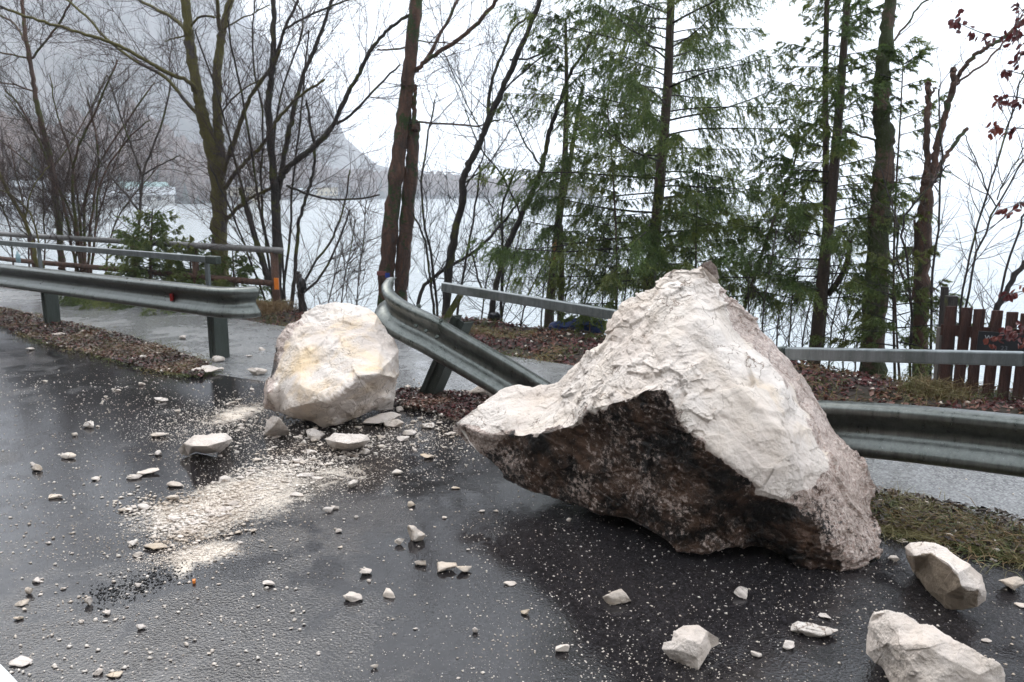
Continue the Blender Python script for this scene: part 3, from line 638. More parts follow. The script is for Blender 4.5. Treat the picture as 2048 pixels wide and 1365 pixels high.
r0 = bare_tree('mossy_trunk', 'thick mossy trunk with a bare orange-brown top, right of the dark narrow spruce', [
    ([(1745, 830), (1747, 700), (1755, 509), (1764, 373), (1773, 282), (1762, 236), (1763, 145), (1775, 60), (1784, -40)], 54, 19, 0, .1), ([(1728, 830), (1732, 700), (1742, 560), (1750, 440)], 26, 12, .1, 0),
    ([(1776, 100), (1783, 85), (1815, 50), (1835, 10), (1870, -10)], 5, 3, 0, .6), ([(1755, 285), (1720, 270), (1690, 262)], 5, 3, 0, .4), ([(1775, 420), (1800, 460), (1790, 520), (1825, 600)], 5, 3, 0, 1)],
    8.0, bark_material('half_mossy_bark', (.07, .045, .032), (.17, .10, .068), .58, (.06, .08, .02)), M_TWIG, 41, .7, .7)
spruce('spruce_tree', 'sparse green spruce growing up against the thick mossy trunk', [(1790, 770), (1786, 600), (1790, 400), (1800, 250), (1806, 130)], 6, 2, 7.9, 42, .5, 3.1, lambda u: .55 - .12 * u, 1.3, .25, M_NEEDLE, ntw=9, hang=.4, sparse=lambda u: .35 + .55 * abs(u - .4))
bare_tree('broken_tree', 'snapped three-stemmed tree with stripped reddish bark above the brown fence', [
    ([(1838, 830), (1843, 560), (1848, 451), (1854, 369), (1858, 345)], 34, 20, 0, .2), ([(1855, 370), (1854, 330), (1855, 246), (1855, 193), (1857, 166)], 13, 10, .1, .1),
    ([(1858, 372), (1864, 340), (1876, 287), (1893, 222), (1908, 168), (1906, 139)], 15, 10, -.1, .2), ([(1910, 168), (1917, 150), (1946, 115), (1979, 90), (2012, 74), (2060, 30)], 9, 7, -.2, .6),
    ([(1912, 170), (1924, 158), (1979, 119), (2012, 82), (2035, 40)], 5, 3, 0, .5), ([(1864, 365), (1876, 335), (1897, 304), (1934, 258)], 10, 7, .1, .1), ([(1858, 195), (1866, 186), (1872, 175)], 6, 4, 0, 0),
    ([(1825, 600), (1832, 500), (1829, 440)], 7, 5, 0, .3)],
    7.6, M_BARK_OR, M_TWIG, 43, .9, .6)
bare_tree('sapling_clump', 'clump of thin dark upright shoots behind the brown fence at the right edge', [
    ([(1915, 720), (1926, 560), (1963, 431), (1995, 320), (2028, 213), (2050, 140)], 5, 3, 0), ([(1925, 720), (1936, 560), (1991, 410), (2060, 300)], 6, 3, .2), ([(1985, 720), (2004, 560), (2050, 427)], 6, 4, 0),
    ([(1960, 720), (1990, 620), (2055, 515)], 12, 10, 0, .5), ([(1991, 412), (1960, 340), (1930, 270)], 3, 2, 0), ([(1995, 400), (2020, 340), (2050, 290)], 3, 2, 0)],
    6.9, M_BARK_DK, M_TWIG, 44, 1.1, .6, cat='sapling')
bare_tree('sapling', 'thin dark wavy sapling close right of the snapped tree', [
    ([(1860, 760), (1864, 560), (1878, 443), (1883, 328), (1876, 200), (1880, 170)], 6, 2, 0), ([(1820, 760), (1823, 560), (1797, 455), (1830, 400), (1900, 330)], 6, 3, 0), ([(1797, 455), (1780, 400), (1760, 330)], 4, 2)],
    7.3, M_BARK_DK, M_TWIG, 45, 1.5, .55, cat='sapling')
bare_tree('undergrowth_shrub', 'tangle of thin bare shoots on the bank right of the tall spruce', [
    ([(1500 + k * 26, 760), (1495 + k * 28, 640), (1500 + k * 34 + (k % 3) * 18, 520 - (k % 2) * 60)], 4, 2, 0) for k in range(9)], 8.4, M_BARK_GR, M_TWIG, 46, 1.6, .6, cat='shrub')
bare_tree('undergrowth_shrub', 'low tangle of bare twigs on the bank under the raised handrail', [
    ([(960 + k * 40, 700), (965 + k * 40, 610), (985 + k * 38 + (k % 3) * 20, 500 - (k % 2) * 50)], 4, 2, 0) for k in range(8)], 10.2, M_BARK_DK, M_TWIG_DK, 47, 1.3, .8, cat='shrub')
bare_tree('undergrowth_shrub', 'low bare twiggy shrub in front of the lake left of the twin trunks', [
    ([(640 + k * 30, 740), (650 + k * 30, 620), (690 + k * 22, 480 - (k % 3) * 40)], 3, 2, 0) for k in range(3)], 10.6, M_BARK_GR, M_TWIG, 48, 1.2, 1.0, cat='shrub')
bare_tree('hazel_shrub', 'fine reddish shrub spreading low behind the railings at the far left', [
    ([(30 + k * 30, 560), (20 + k * 34, 440), (-40 + k * 60, 330 - (k % 3) * 40)], 4, 2, 0) for k in range(7)], 15.5, M_BARK_RD, M_TWIG, 49, 1.6, 1.2, cat='shrub')
# beech twigs with red dead leaves, reaching in from the right
root = empty('beech_sapling', P(2140, 800, 5.6), label='beech branches with dark red dead leaves reaching in at the right edge', cat='beech')
mb = MB(); LV = []; LF = []; n = 0; r = np.random.default_rng(5)
br = [([(2140, 60), (2060, 70), (2000, 78), (1950, 62), (1905, 40)], 34), ([(2140, 130), (2060, 40), (2035, 10)], 18), ([(2120, 240), (2060, 200), (2010, 190), (1995, 215)], 22), ([(2110, 150), (2050, 95), (2030, 130)], 18),
      ([(2120, 290), (2060, 255), (2005, 260), (1985, 255)], 18), ([(2120, 420), (2060, 400), (2005, 420)], 16), ([(2110, 620), (2060, 580), (2010, 590)], 22), ([(2110, 700), (2060, 650), (2020, 660)], 26),
      ([(2110, 720), (2050, 675), (1985, 682)], 40), ([(2110, 50), (2060, 20), (2030, 45), (2040, 100)], 24), ([(2110, 160), (2050, 150), (2010, 140)], 12)]
mb.tube(smoothline([P(2140, 860, 5.6), P(2135, 500, 5.6), P(2125, 200, 5.6), P(2110, -60, 5.6)]), np.linspace(.03, .012, 14), 8)
for pts, cnt in br:
    Q = smoothline([P(x, y, 5.6 - .15 * k) for k, (x, y) in enumerate(pts)]); mb.tube(Q, np.linspace(.006, .0018, len(Q)), 5)
    for _ in range(int(cnt * 1.1)):
        u = r.uniform(.2, 1) * (len(Q) - 1); i = min(int(u), len(Q) - 2); p = Q[i] + (Q[i + 1] - Q[i]) * (u - i) + r.normal(size=3) * .02
        d = unit(r.normal(size=3) + np.array((-.5, 0, -1.3))); s = unit(np.cross(d, r.normal(size=3))); L = r.uniform(.035, .06); nn = np.cross(d, s)
        prof = [(0, 0, 0), (.25, .3, .12), (.6, .34, .16), (1, 0, .1), (.6, -.34, .16), (.25, -.3, .12), (.5, 0, -.05)]
        v = [p + L * (a * d + b * s + c * nn) for a, b, c in prof]
        LV += v; LF += [(n, n + 1, n + 6), (n + 1, n + 2, n + 6), (n + 2, n + 3, n + 6), (n + 3, n + 4, n + 6), (n + 4, n + 5, n + 6), (n + 5, n, n + 6)]; n += 7
mb.build('trunk', M_BARK_DK, root, smooth=True); mesh('crown', LV, LF, M_BEECH, root)

# ------------------------------------------------------------------ far shore trees and houses
def shore_at(px): return float(np.interp(az(px), aa, shore))
def hill_z(px, r_):
    i = int(np.clip(np.searchsorted(aa, az(px)), 0, NA - 1)); return float(np.interp(r_, Rr[i], Z_[i]))
Z_ = Z
def house_off(py): return 3 + max(0, 372 - py) * 1.6
HS = [(300, 345, 22, 9, 6, 0, 2, 'long white lakeside house with a green roof left of the mossy tree'), (318, 375, 17, 9, 5, 0, 0, 'white house with a snow-dusted roof lowest on the shore left of the mossy tree'), (255, 355, 14, 8, 5, 2, 0, 'grey house seen behind the thin bare sapling'),
      (135, 350, 13, 8, 5, 2, 0, 'grey house with a pale roof right behind the slim leaning ash trunk'), (180, 372, 15, 8, 4, 0, 0, 'low white house seen through the fanned hazel stems'), (20, 385, 14, 7, 4, 2, 0, 'low grey boathouse at the far left shore'),
      (495, 355, 20, 11, 9, 1, 1, 'cream villa with a dark roof between the mossy tree and the hazel'), (530, 372, 16, 9, 7, 0, 1, 'white villa by the water behind the hazel stems'), (655, 362, 22, 10, 9, 1, 1, 'cream waterside house left of the twin trunks'),
      (620, 372, 15, 9, 7, 0, 0, 'white waterside house right of the hazel'), (75, 330, 12, 8, 5, 0, 0, 'white house high on the left shore'), (225, 322, 13, 8, 5, 0, 1, 'white hillside house above the lakeside village')]
V, F, n = [], [], 0; V2, F2, n2 = [], [], 0; r = np.random.default_rng(9)
for k in range(5200):
    px = r.uniform(-150, 1180) if k % 2 else r.uniform(-150, 600); s0 = shore_at(px); dist = s0 + 3 + (r.random() ** 1.6) * (150 if px < 650 else 60)
    a_ = az(px); c0 = np.array((math.sin(a_) * dist, math.cos(a_) * dist, hill_z(px, dist) - .5))
    con = r.random() < (.30 if px < 650 else .25)
    if any(abs(px - h_[0]) < h_[2] / shore_at(h_[0]) * FPX * .6 + 6 and dist < shore_at(h_[0]) + house_off(h_[1]) + 10 for h_ in HS): continue
    hh = r.uniform(7, 15) if px < 600 else r.uniform(9, 19) * (1 - .4 * max(0, (px - 850) / 300)); rad = hh * (.17 if con else .26); m_ = 7
    rings = ((.0, .3), (.12, 1.), (.5, .6), (1., .02)) if con else ((.15, .25), (.45, .9), (.75, .85), (1., .2))
    vv = []
    for zf, rf in rings:
        for j in range(m_):
            th = 2 * math.pi * j / m_; q = rad * rf * (1 + .45 * (r.random() - .5)); vv.append(c0 + np.array((q * math.cos(th), q * math.sin(th), hh * zf * (1 + .1 * (r.random() - .5)))))
    ff = [(i * m_ + j, i * m_ + (j + 1) % m_, (i + 1) * m_ + (j + 1) % m_, (i + 1) * m_ + j) for i in range(3) for j in range(m_)]
    if con: V += vv; F += [tuple(x + n for x in f_) for f_ in ff]; n += len(vv)
    else: V2 += vv; F2 += [tuple(x + n2 for x in f_) for f_ in ff]; n2 += len(vv)
mesh('conifer_forest', V, np.array(F), leaf_material('far_conifer', ((.018, .028, .02), (.04, .05, .04)), .9), kind='stuff', label='dark conifers on the far shore', cat='forest')
m, t, b = new_mat('far_bare_wood'); c = worldpos(t); mp = nd(t, 'ShaderNodeMapping'); mp.inputs['Scale'].default_value = (1, 1, .3); t.links.new(c, mp.inputs['Vector'])
t.links.new(mix(t, ramp(t, noise(t, mp.outputs[0], 1.1, 6, .8), .38, .62), (.04, .026, .022), (.19, .13, .105)), b.inputs['Base Color']); b.inputs['Roughness'].default_value = .95
mesh('bare_forest', V2, np.array(F2), m, kind='stuff', label='bare brown woods on the far shore', cat='forest')
M_WALLS = [simple('house_wall_white', (.46, .45, .43), .8, 0, .05, 1, 0), simple('house_wall_cream', (.50, .42, .27), .8, 0, .05, 1, 0), simple('house_wall_grey', (.42, .42, .43), .8, 0, .05, 1, 0)]
M_ROOFS = [simple('house_roof_snow', (.34, .36, .38), .7, 0, .1, .5, 0), simple('house_roof_dark', (.09, .085, .09), .7, 0, .1, .5, 0), simple('house_roof_green', (.16, .26, .25), .6, 0, .1, .5, 0)]
M_WIN = simple('window_dark', (.04, .045, .05), .2, 0, .1, 1, 0)
for px, py, wd, dp, hh, wi, ri, lab in HS:
    k_ = .5 if px < 270 else .75; wd, dp, hh = wd * k_, dp * k_, hh * k_ * .8
    s0 = shore_at(px) + house_off(py); a_ = az(px); z0 = hill_z(px, s0)
    z0 = max(z0, LAKE + .8); c0 = np.array((math.sin(a_) * s0, math.cos(a_) * s0, z0)); s0r = s0 / 285. if s0 > 285 else 1
    root = empty('house', c0, label=lab, cat='house', group='houses of the lakeside village'); rz = -a_ + ((px * 7) % 11 - 5) * .08
    mz = np.array(Matrix.Rotation(rz, 3, 'Z')); wb = MB(); wb.box(c0 + (0, 0, hh / 2 - 1.5), (wd, dp, hh + 3), rz); wb.build('wall', M_WALLS[wi], root)
    q = np.array([(-wd / 2 - .6, -dp / 2 - .8, hh - .2), (wd / 2 + .6, -dp / 2 - .8, hh - .2), (wd / 2 + .6, dp / 2 + .8, hh - .2), (-wd / 2 - .6, dp / 2 + .8, hh - .2), (-wd / 2 - .6, 0, hh + dp * .36), (wd / 2 + .6, 0, hh + dp * .36)]) @ mz.T + c0
    mesh('roof', q, [(0, 1, 5, 4), (2, 3, 4, 5), (0, 4, 3), (1, 2, 5), (3, 2, 1, 0)], M_ROOFS[ri], root)
    for fl in range(max(1, int(hh // 3))):
        for j in range(int(wd // 3.2)):
            wb = MB(); wb.box(c0 + mz @ np.array((-wd / 2 + 2 + j * 3.2, -dp / 2 - .02, 1.6 + fl * 2.8)), (1.2, .1, 1.4), rz); wb.build('window', M_WIN, root)

# ------------------------------------------------------------------ guardrails
PROF = [(0, .31), (.045, .302), (.074, .288), (.085, .268), (.080, .246), (.035, .196), (.014, .176), (.010, .155), (.014, .134), (.035, .114), (.080, .064), (.085, .044), (.074, .022), (.045, .008), (0, .0)]
def w_beam(pts, ups, outs, parent, mat, name='beam', n=60, end_round=None):
    """sweep the W profile: pts = bottom-back line, ups = up vectors, outs = outward (road side) vectors"""
    pts = smoothline(pts, 2); k = len(pts); f0 = lambda A: np.stack([np.interp(np.linspace(0, 1, k), np.linspace(0, 1, len(A)), np.array(A, float)[:, c]) for c in range(3)], 1)
    U, O = unit(f0(ups)), unit(f0(outs))
    pr = np.array([(a, b, 0) for a, b in PROF]); m_ = len(pr)
    V = pts[:, None] + pr[None, :, 0, None] * O[:, None] + pr[None, :, 1, None] * U[:, None]
    o = mesh(name, V.reshape(-1, 3), gridfaces(k, m_), mat, parent, smooth=True)
    s = o.modifiers.new('thick', 'SOLIDIFY'); s.thickness = .004; s.offset = 0
    return o
def sigma_post(a, b, out, parent, mat, wdt=.12, dep=.16):
    a = np.array(a, float); b = np.array(b, float); t_ = unit(b - a); o = np.array(out, float); o = unit(o - t_ * (o @ t_)); s = np.cross(t_, o)
    h, d = wdt / 2, dep; th = .008; g = .018
    prof = [(-h, 0), (-h, d), (-h * .35, d), (-h * .2, d - g), (h * .2, d - g), (h * .35, d), (h, d), (h, 0), (h - th, 0), (h - th, d - th), (h * .4, d - th), (h * .25, d - g - th), (-h * .25, d - g - th), (-h * .4, d - th), (-h + th, d - th), (-h + th, 0)]
    mb = MB(); mb.prism([(x, y - d) for x, y in prof], a, b, s, o); return mb.build('post', mat, parent)
def bolts(parent, where, out, up, r_=.014):
    for p in where:
        mb = MB(); p = np.array(p, float); mb.tube([p - .004 * np.array(out), p + .009 * np.array(out)], [r_, r_ * .8], 8); mb.build('bolt', M_STEEL_DK, parent)
def lerp(a, b, u): return np.array(a, float) * (1 - u) + np.array(b, float) * u
UP = (0, 0, 1)
# left guardrail
gl = empty('guardrail', (-3.05, 8.1, 0), label='intact wet guardrail with a square top rail, standing left of both boulders', cat='guardrail')
dirL = unit(np.array((3.0, -2.25, 0.))); outL = np.array((-.6, -.8, 0.)) * 1.0; outL = unit(np.array((-dirL[1] * -1, 0, 0)) * 0 + np.array((dirL[1], -dirL[0], 0)))
L0 = np.array((-12.5, 14.75, .44)); L1_ = np.array((-5.95, 10.12, .44)); L2_ = np.array((-3.12, 8.0, .475))
w_beam([L0, L1_, L2_, L2_ + dirL * .22, L2_ + dirL * .40 - outL * .03, L2_ + dirL * .50 - outL * .11, L2_ + dirL * .54 - outL * .24], [UP] * 7, [outL, outL, outL, outL, unit(outL + .5 * dirL), unit(outL + 1.5 * dirL), dirL], gl, M_STEEL)
for (x, y) in ((-6.02, 10.2), (-3.1, 8.12), (-9.1, 12.4), (-12.2, 14.6)):
    sigma_post((x, y, -.1), (x, y, .70), outL, gl, M_STEEL_DK)
    mb = MB(); mb.box((x, y + .02, .86), (.05, .03, .34), math.atan2(dirL[1], dirL[0])); mb.build('rail_bracket', M_RAIL, gl)
mb = MB(); mb.bar((-12.5, 14.82, 1.03), (-6.02, 10.22, 1.03), .055, .065); mb.bar((-6.02, 10.22, 1.03), (-3.02, 8.07, 1.03), .055, .065); bevel(mb.build('handrail', M_RAIL, gl), .008)
mb = MB(); mb.bar((-3.08, 8.11, 1.03), (-2.93, 8.0, 1.03), .068, .078); bevel(mb.build('rail_cap', M_STEEL_DK, gl), .01)
for u in (.62, .70, -.07, .0): bolts(gl, [lerp(L1_, L2_, u) + outL * .045 + np.array((0, 0, .298))], (0, 0, 1), UP)
mb = MB(); p = lerp(L1_, L2_, .86) + outL * .035 + np.array((0, 0, .155)); mb.bar(p - (0, 0, .04), p + (0, 0, .04), .03, .05); mb.build('reflector', simple('red_reflector', (.25, .015, .015), .25, 0, .1), gl)
# bent guardrail, torn up by the small boulder
gb = empty('bent_guardrail', P(845, 795, 6.5), label='torn guardrail tilted upward between the two boulders, its end lifted over the smaller one', cat='guardrail')
k0 = unit(np.array((.79, -.62, 0))); o0 = np.array((-.5, -.86, 0.)); rl = [(775, 626, 6.72), (764, 640, 6.55), (772, 664, 6.4), (806, 687, 6.3), (846, 708, 6.22), (888, 731, 6.18), (950, 768, 6.1), (1000, 798, 6.02), (1090, 855, 5.85), (1180, 905, 5.6)]
bl = [P(*q) for q in rl]; bl[4] = bl[4] + np.array((.0, -.02, .012)); bl[5] = bl[5] + np.array((0, .025, -.01))
upv = unit(P(940, 600, 6.4) - P(905, 700, 6.3))
u0, u1 = unit(np.array((.28, .05, 1.))), unit(np.array((.44, .12, .9)))
w_beam(bl, [u0, u0, u0, unit(u0 + u1)] + [u1] * 6, [unit(np.array((-1.0, -.1, .25))), unit(np.array((-.95, -.4, .25))), unit(np.array((-.7, -.75, .28))), unit(np.array((-.45, -.9, .28)))] + [unit(np.array((-.32, -.9, .30)))] * 6, gb, M_STEEL)
pb, pt = P(843, 800, 6.52), P(893, 690, 6.45)
sigma_post(pb - (.03, 0, .1), pt + (pt - pb) * .45, o0, gb, M_STEEL_DK, .13, .15)
mb = MB(); mb.bar(P(882, 655, 6.4), P(926, 582, 6.4), .055, .05); mb.build('rail_bracket', bark_material('mossy_bracket', (.10, .10, .085), (.20, .19, .16), .5), gb)
mb = MB(); mb.bar(P(886, 574, 6.35), P(1228, 630, 5.55), .055, .072); mb.bar(P(1228, 630, 5.55), P(1420, 668, 5.0), .055, .072); bevel(mb.build('handrail', M_RAIL, gb), .008)
for q in ((838, 612, 6.2), (882, 641, 6.15), (832, 652, 6.18), (852, 662, 6.14), (874, 674, 6.1)): bolts(gb, [P(*q)], unit(np.array((-.2, -.8, .5))), UP, .017)
# right guardrail
gr = empty('guardrail', (2.5, 3.8, 0), label='wet galvanised guardrail coming out from behind the largest boulder at the right', cat='guardrail')
dirR = unit(np.array((.78, -.62, 0.))); outR = unit(np.array((-.62, -.78, 0.)))
w_beam([(1.05, 4.98, .0), (1.5, 4.55, .19), (1.80, 4.31, .25), (2.1, 4.07, .29), (2.5, 3.75, .325), (3.2, 3.18, .37), (5.2, 1.6, .42)], [UP] * 7, [outR + np.array((0, 0, .1))] * 7, gr, M_STEEL)
mb = MB(); mb.bar((1.3, 4.75, .70), P(1573, 706, 4.5), .075, .075); bevel(mb.build('rail_cap', M_STEEL_DK, gr), .008)
mb = MB(); mb.bar(P(1572, 707, 4.5), P(2048, 718, 3.78), .055, .068); mb.bar(P(2048, 718, 3.78), (5.3, 1.75, 1.0), .055, .068); bevel(mb.build('handrail', M_RAIL, gr), .008)
sigma_post((3.55, 3.0, -.1), (3.55, 3.0, .68), outR, gr, M_STEEL_DK)
mb = MB(); mb.box((3.57, 3.02, .84), (.05, .03, .34), -.67); mb.build('rail_bracket', M_RAIL, gr)
mb = MB(); q0 = np.array((1.9, 4.35, .655)); mb.bar((2.1, 4.16, .565), (5.2, 1.70, .70), .07, .015); mb.build('backing_strip', M_RUST, gr)

# pipe fence along the lake side of the path
pf = empty('pipe_fence', P(545, 632, 11.1), label='two-rail steel pipe fence with rusty posts along the lake side of the path', cat='fence')
E0 = np.array((-3.2, 11.15, .90)); E1 = np.array((-9.2, 14.9, .92)); E2 = np.array((-20, 23, .92)); de = unit(E1 - E0)
for z, r_, nm, mt in ((0, .045, 'top_rail', M_PIPE), (-.47, .045, 'lower_rail', M_RUST)):
    mb = MB(); mb.tube([E0 - de * .0 + (.0, 0, z) if z == 0 else E0 + de * .15 + (0, 0, z), E1 + (0, 0, z), E2 + (0, 0, z)], r_, 12); mb.build(nm, mt, pf, smooth=True)
for px in (547, 387, 265, 62):
    u = 0
    for _ in range(40):
        q = E0 + (E1 - E0) * u; xx, _y = proj(q); u += (xx - px) / 1600 * .9 * 1
    q = E0 + (E1 - E0) * u; mb = MB(); mb.tube([(q[0], q[1] + .02, -.4), (q[0], q[1] + .02, q[2] - .01)], .055 if px == 547 else .05, 10); mb.build('post', M_RUST, pf, smooth=True)
mb = MB(); q = P(553, 568, 11.0); mb.box(q, (.065, .02, .16), -.2); mesh_o = bevel(mb.build('warning_plate', simple('orange_paint', (.75, .20, .02), .4, 0, .1), None)); tag(mesh_o, 'small orange plate fixed to the end post of the pipe fence', 'plate')

# brown picket fence, sign and posts at the right
M_WOOD = bark_material('brown_stained_wood', (.035, .012, .009), (.085, .030, .019), 0, sc=30)
fe = empty('picket_fence', P(1905, 800, 6.45), label='dark brown picket fence at the right edge', cat='fence')
fa, fb = np.array((3.60, 6.50)), np.array((5.6, 5.55)); fd = unit(fb - fa)
for k in range(20):
    c = fa + fd * (.108 * k); tilt = .02 * math.sin(k * 2.3); mb = MB(); mb.bar((c[0] + .0, c[1], -.35), (c[0] + tilt * .6, c[1], .78 - .005 * k), .086, .022)
    v = mb.V[0]; bevel(mb.build('picket', M_WOOD, fe), .003)
for z in (.58, .0):
    mb = MB(); mb.bar((fa[0] - .05, fa[1] + .035, z), (fb[0], fb[1] + .035, z - .02), .03, .09); mb.build('rail', M_WOOD, fe)
sg = empty('sign', P(2010, 688, 6.28), label='black sign with faint pale lettering fixed on the brown picket fence', cat='sign')
sc = P(2022, 688, 6.2); srz = math.atan2(fd[1], fd[0])
mb = MB(); mb.box(sc, (.46, .012, .17), srz); mb.build('board', simple('sign_black', (.012, .014, .018), .4, 0, .1), sg)
def text(s, loc, size, mat, parent, name, rz):
    cu = bpy.data.curves.new(name, 'FONT'); cu.body = s; cu.size = size; cu.extrude = .001; cu.align_x = 'CENTER'; cu.align_y = 'CENTER'
    tmp = bpy.data.objects.new('tmp', cu); COL.objects.link(tmp); bpy.context.view_layer.update()
    me = bpy.data.meshes.new_from_object(tmp.evaluated_get(bpy.context.evaluated_depsgraph_get())); bpy.data.objects.remove(tmp)
    o = bpy.data.objects.new(name, me); COL.objects.link(o); me.materials.clear(); me.materials.append(mat)
    o.parent = parent; o.location = np.array(loc) - np.array(parent.location); o.rotation_euler = (R(90), 0, rz)
M_LET = simple('sign_letters', (.38, .40, .43), .5, 0, .05)
nf = np.array((-fd[1], fd[0], 0)) * -.009
text('UNG', P(2034, 684, 6.2) + nf, .055, M_LET, sg, 'lettering', srz); text('W', P(1981, 677, 6.2) + nf + (0, .03, 0), .05, M_LET, sg, 'lettering', srz); text('23', P(2008, 697, 6.2) + nf, .05, simple('sign_letters_dim', (.12, .13, .15), .5, 0, .05), sg, 'lettering', srz)
for px, top, bot, wd, Yv, mt, lab in ((1903, 592, 810, .075, 6.6, M_BARK_DK, 'tall dark mossy post at the left end of the brown picket fence'), (1884, 655, 810, .06, 6.55, simple('weathered_grey_wood', (.12, .105, .095), .8), 'shorter grey weathered post left of the picket fence end'), (1890, 574, 700, .05, 6.9, M_BARK_DK, 'thin dark stake behind the mossy fence post')):
    a_, b2 = P(px - (bot - top) * .07, bot, Yv), P(px, top, Yv); mb = MB(); mb.bar(a_, b2, wd, wd); bevel(tag(mb.build('fence_post', mt), lab, 'post'), .006)
# small things
o = empty('tree_tag', P(770, 549, 11.2), label='blue and red tag band nailed to the left of the twin trunks', cat='tag')
mb = MB(); mb.box(P(763, 547, 11.22), (.13, .012, .06), .1); mb.build('band', simple('tag_red', (.28, .10, .09), .5, 0, .1), o)
mb = MB(); mb.box(P(775, 551, 11.2), (.065, .014, .065), .1); mb.build('plate', simple('tag_blue', (.02, .06, .35), .4, 0, .1), o)
def crumple(name, label, cat, c, dims, mat, seed):
    V, F = ico(3); V = V * np.array(dims) / 2; V = V + vnormals(V, F) * (facet(V / max(dims) * 5, seed)[:, None] * max(dims) * .2); return tag(mesh(name, V + c, F, mat), label, cat)
_ico = {}
def ico(l):
    if l not in _ico:
        bm = bmesh.new(); bmesh.ops.create_icosphere(bm, subdivisions=l, radius=1); bm.verts.ensure_lookup_table()
        _ico[l] = (np.array([v.co[:] for v in bm.verts]), np.array([[v.index for v in f.verts] for f in bm.faces])); bm.free()
    return _ico[l]
crumple('plastic_bag', 'crumpled black plastic caught on a stem beside a pale stone on the bank', 'plastic', P(990, 634, 10.0), (.16, .12, .13), simple('black_plastic', (.01, .012, .02), .3), 3)
crumple('plastic_bag', 'black plastic scrap hung on the dark broken stem right of the pipe fence', 'plastic', P(604, 572, 10.7), (.14, .12, .22), simple('black_plastic_scrap', (.012, .012, .014), .35), 4)
o = crumple('tarpaulin', 'dark blue tarpaulin lying on the bank behind the tiny spruce', 'tarpaulin', P(1165, 655, 9.9), (.85, .3, .22), simple('blue_tarp', (.012, .035, .16), .4), 5)
mb = MB(); q = P(36, 515, 13.3); mb.tube([q - (.0, 0, .09), q + (0, 0, .04), q + (0, 0, .06), q + (0, 0, .1)], [.035, .035, .015, .012], 10); tag(mb.build('bottle', simple('pale_blue_plastic', (.3, .45, .5), .25), smooth=True), 'small pale blue bottle lying behind the railings at the far left', 'bottle')
mb = MB(); mb.tube([P(1108, 520, 10.88), P(1109, 492, 10.86), P(1112, 476, 10.9)], [.012, .03, .002], 6); tag(mb.build('wood_splinter', simple('fresh_wood', (.55, .22, .08), .6)), 'bright orange fresh wood splinter on the slim double spruce', 'splinter')

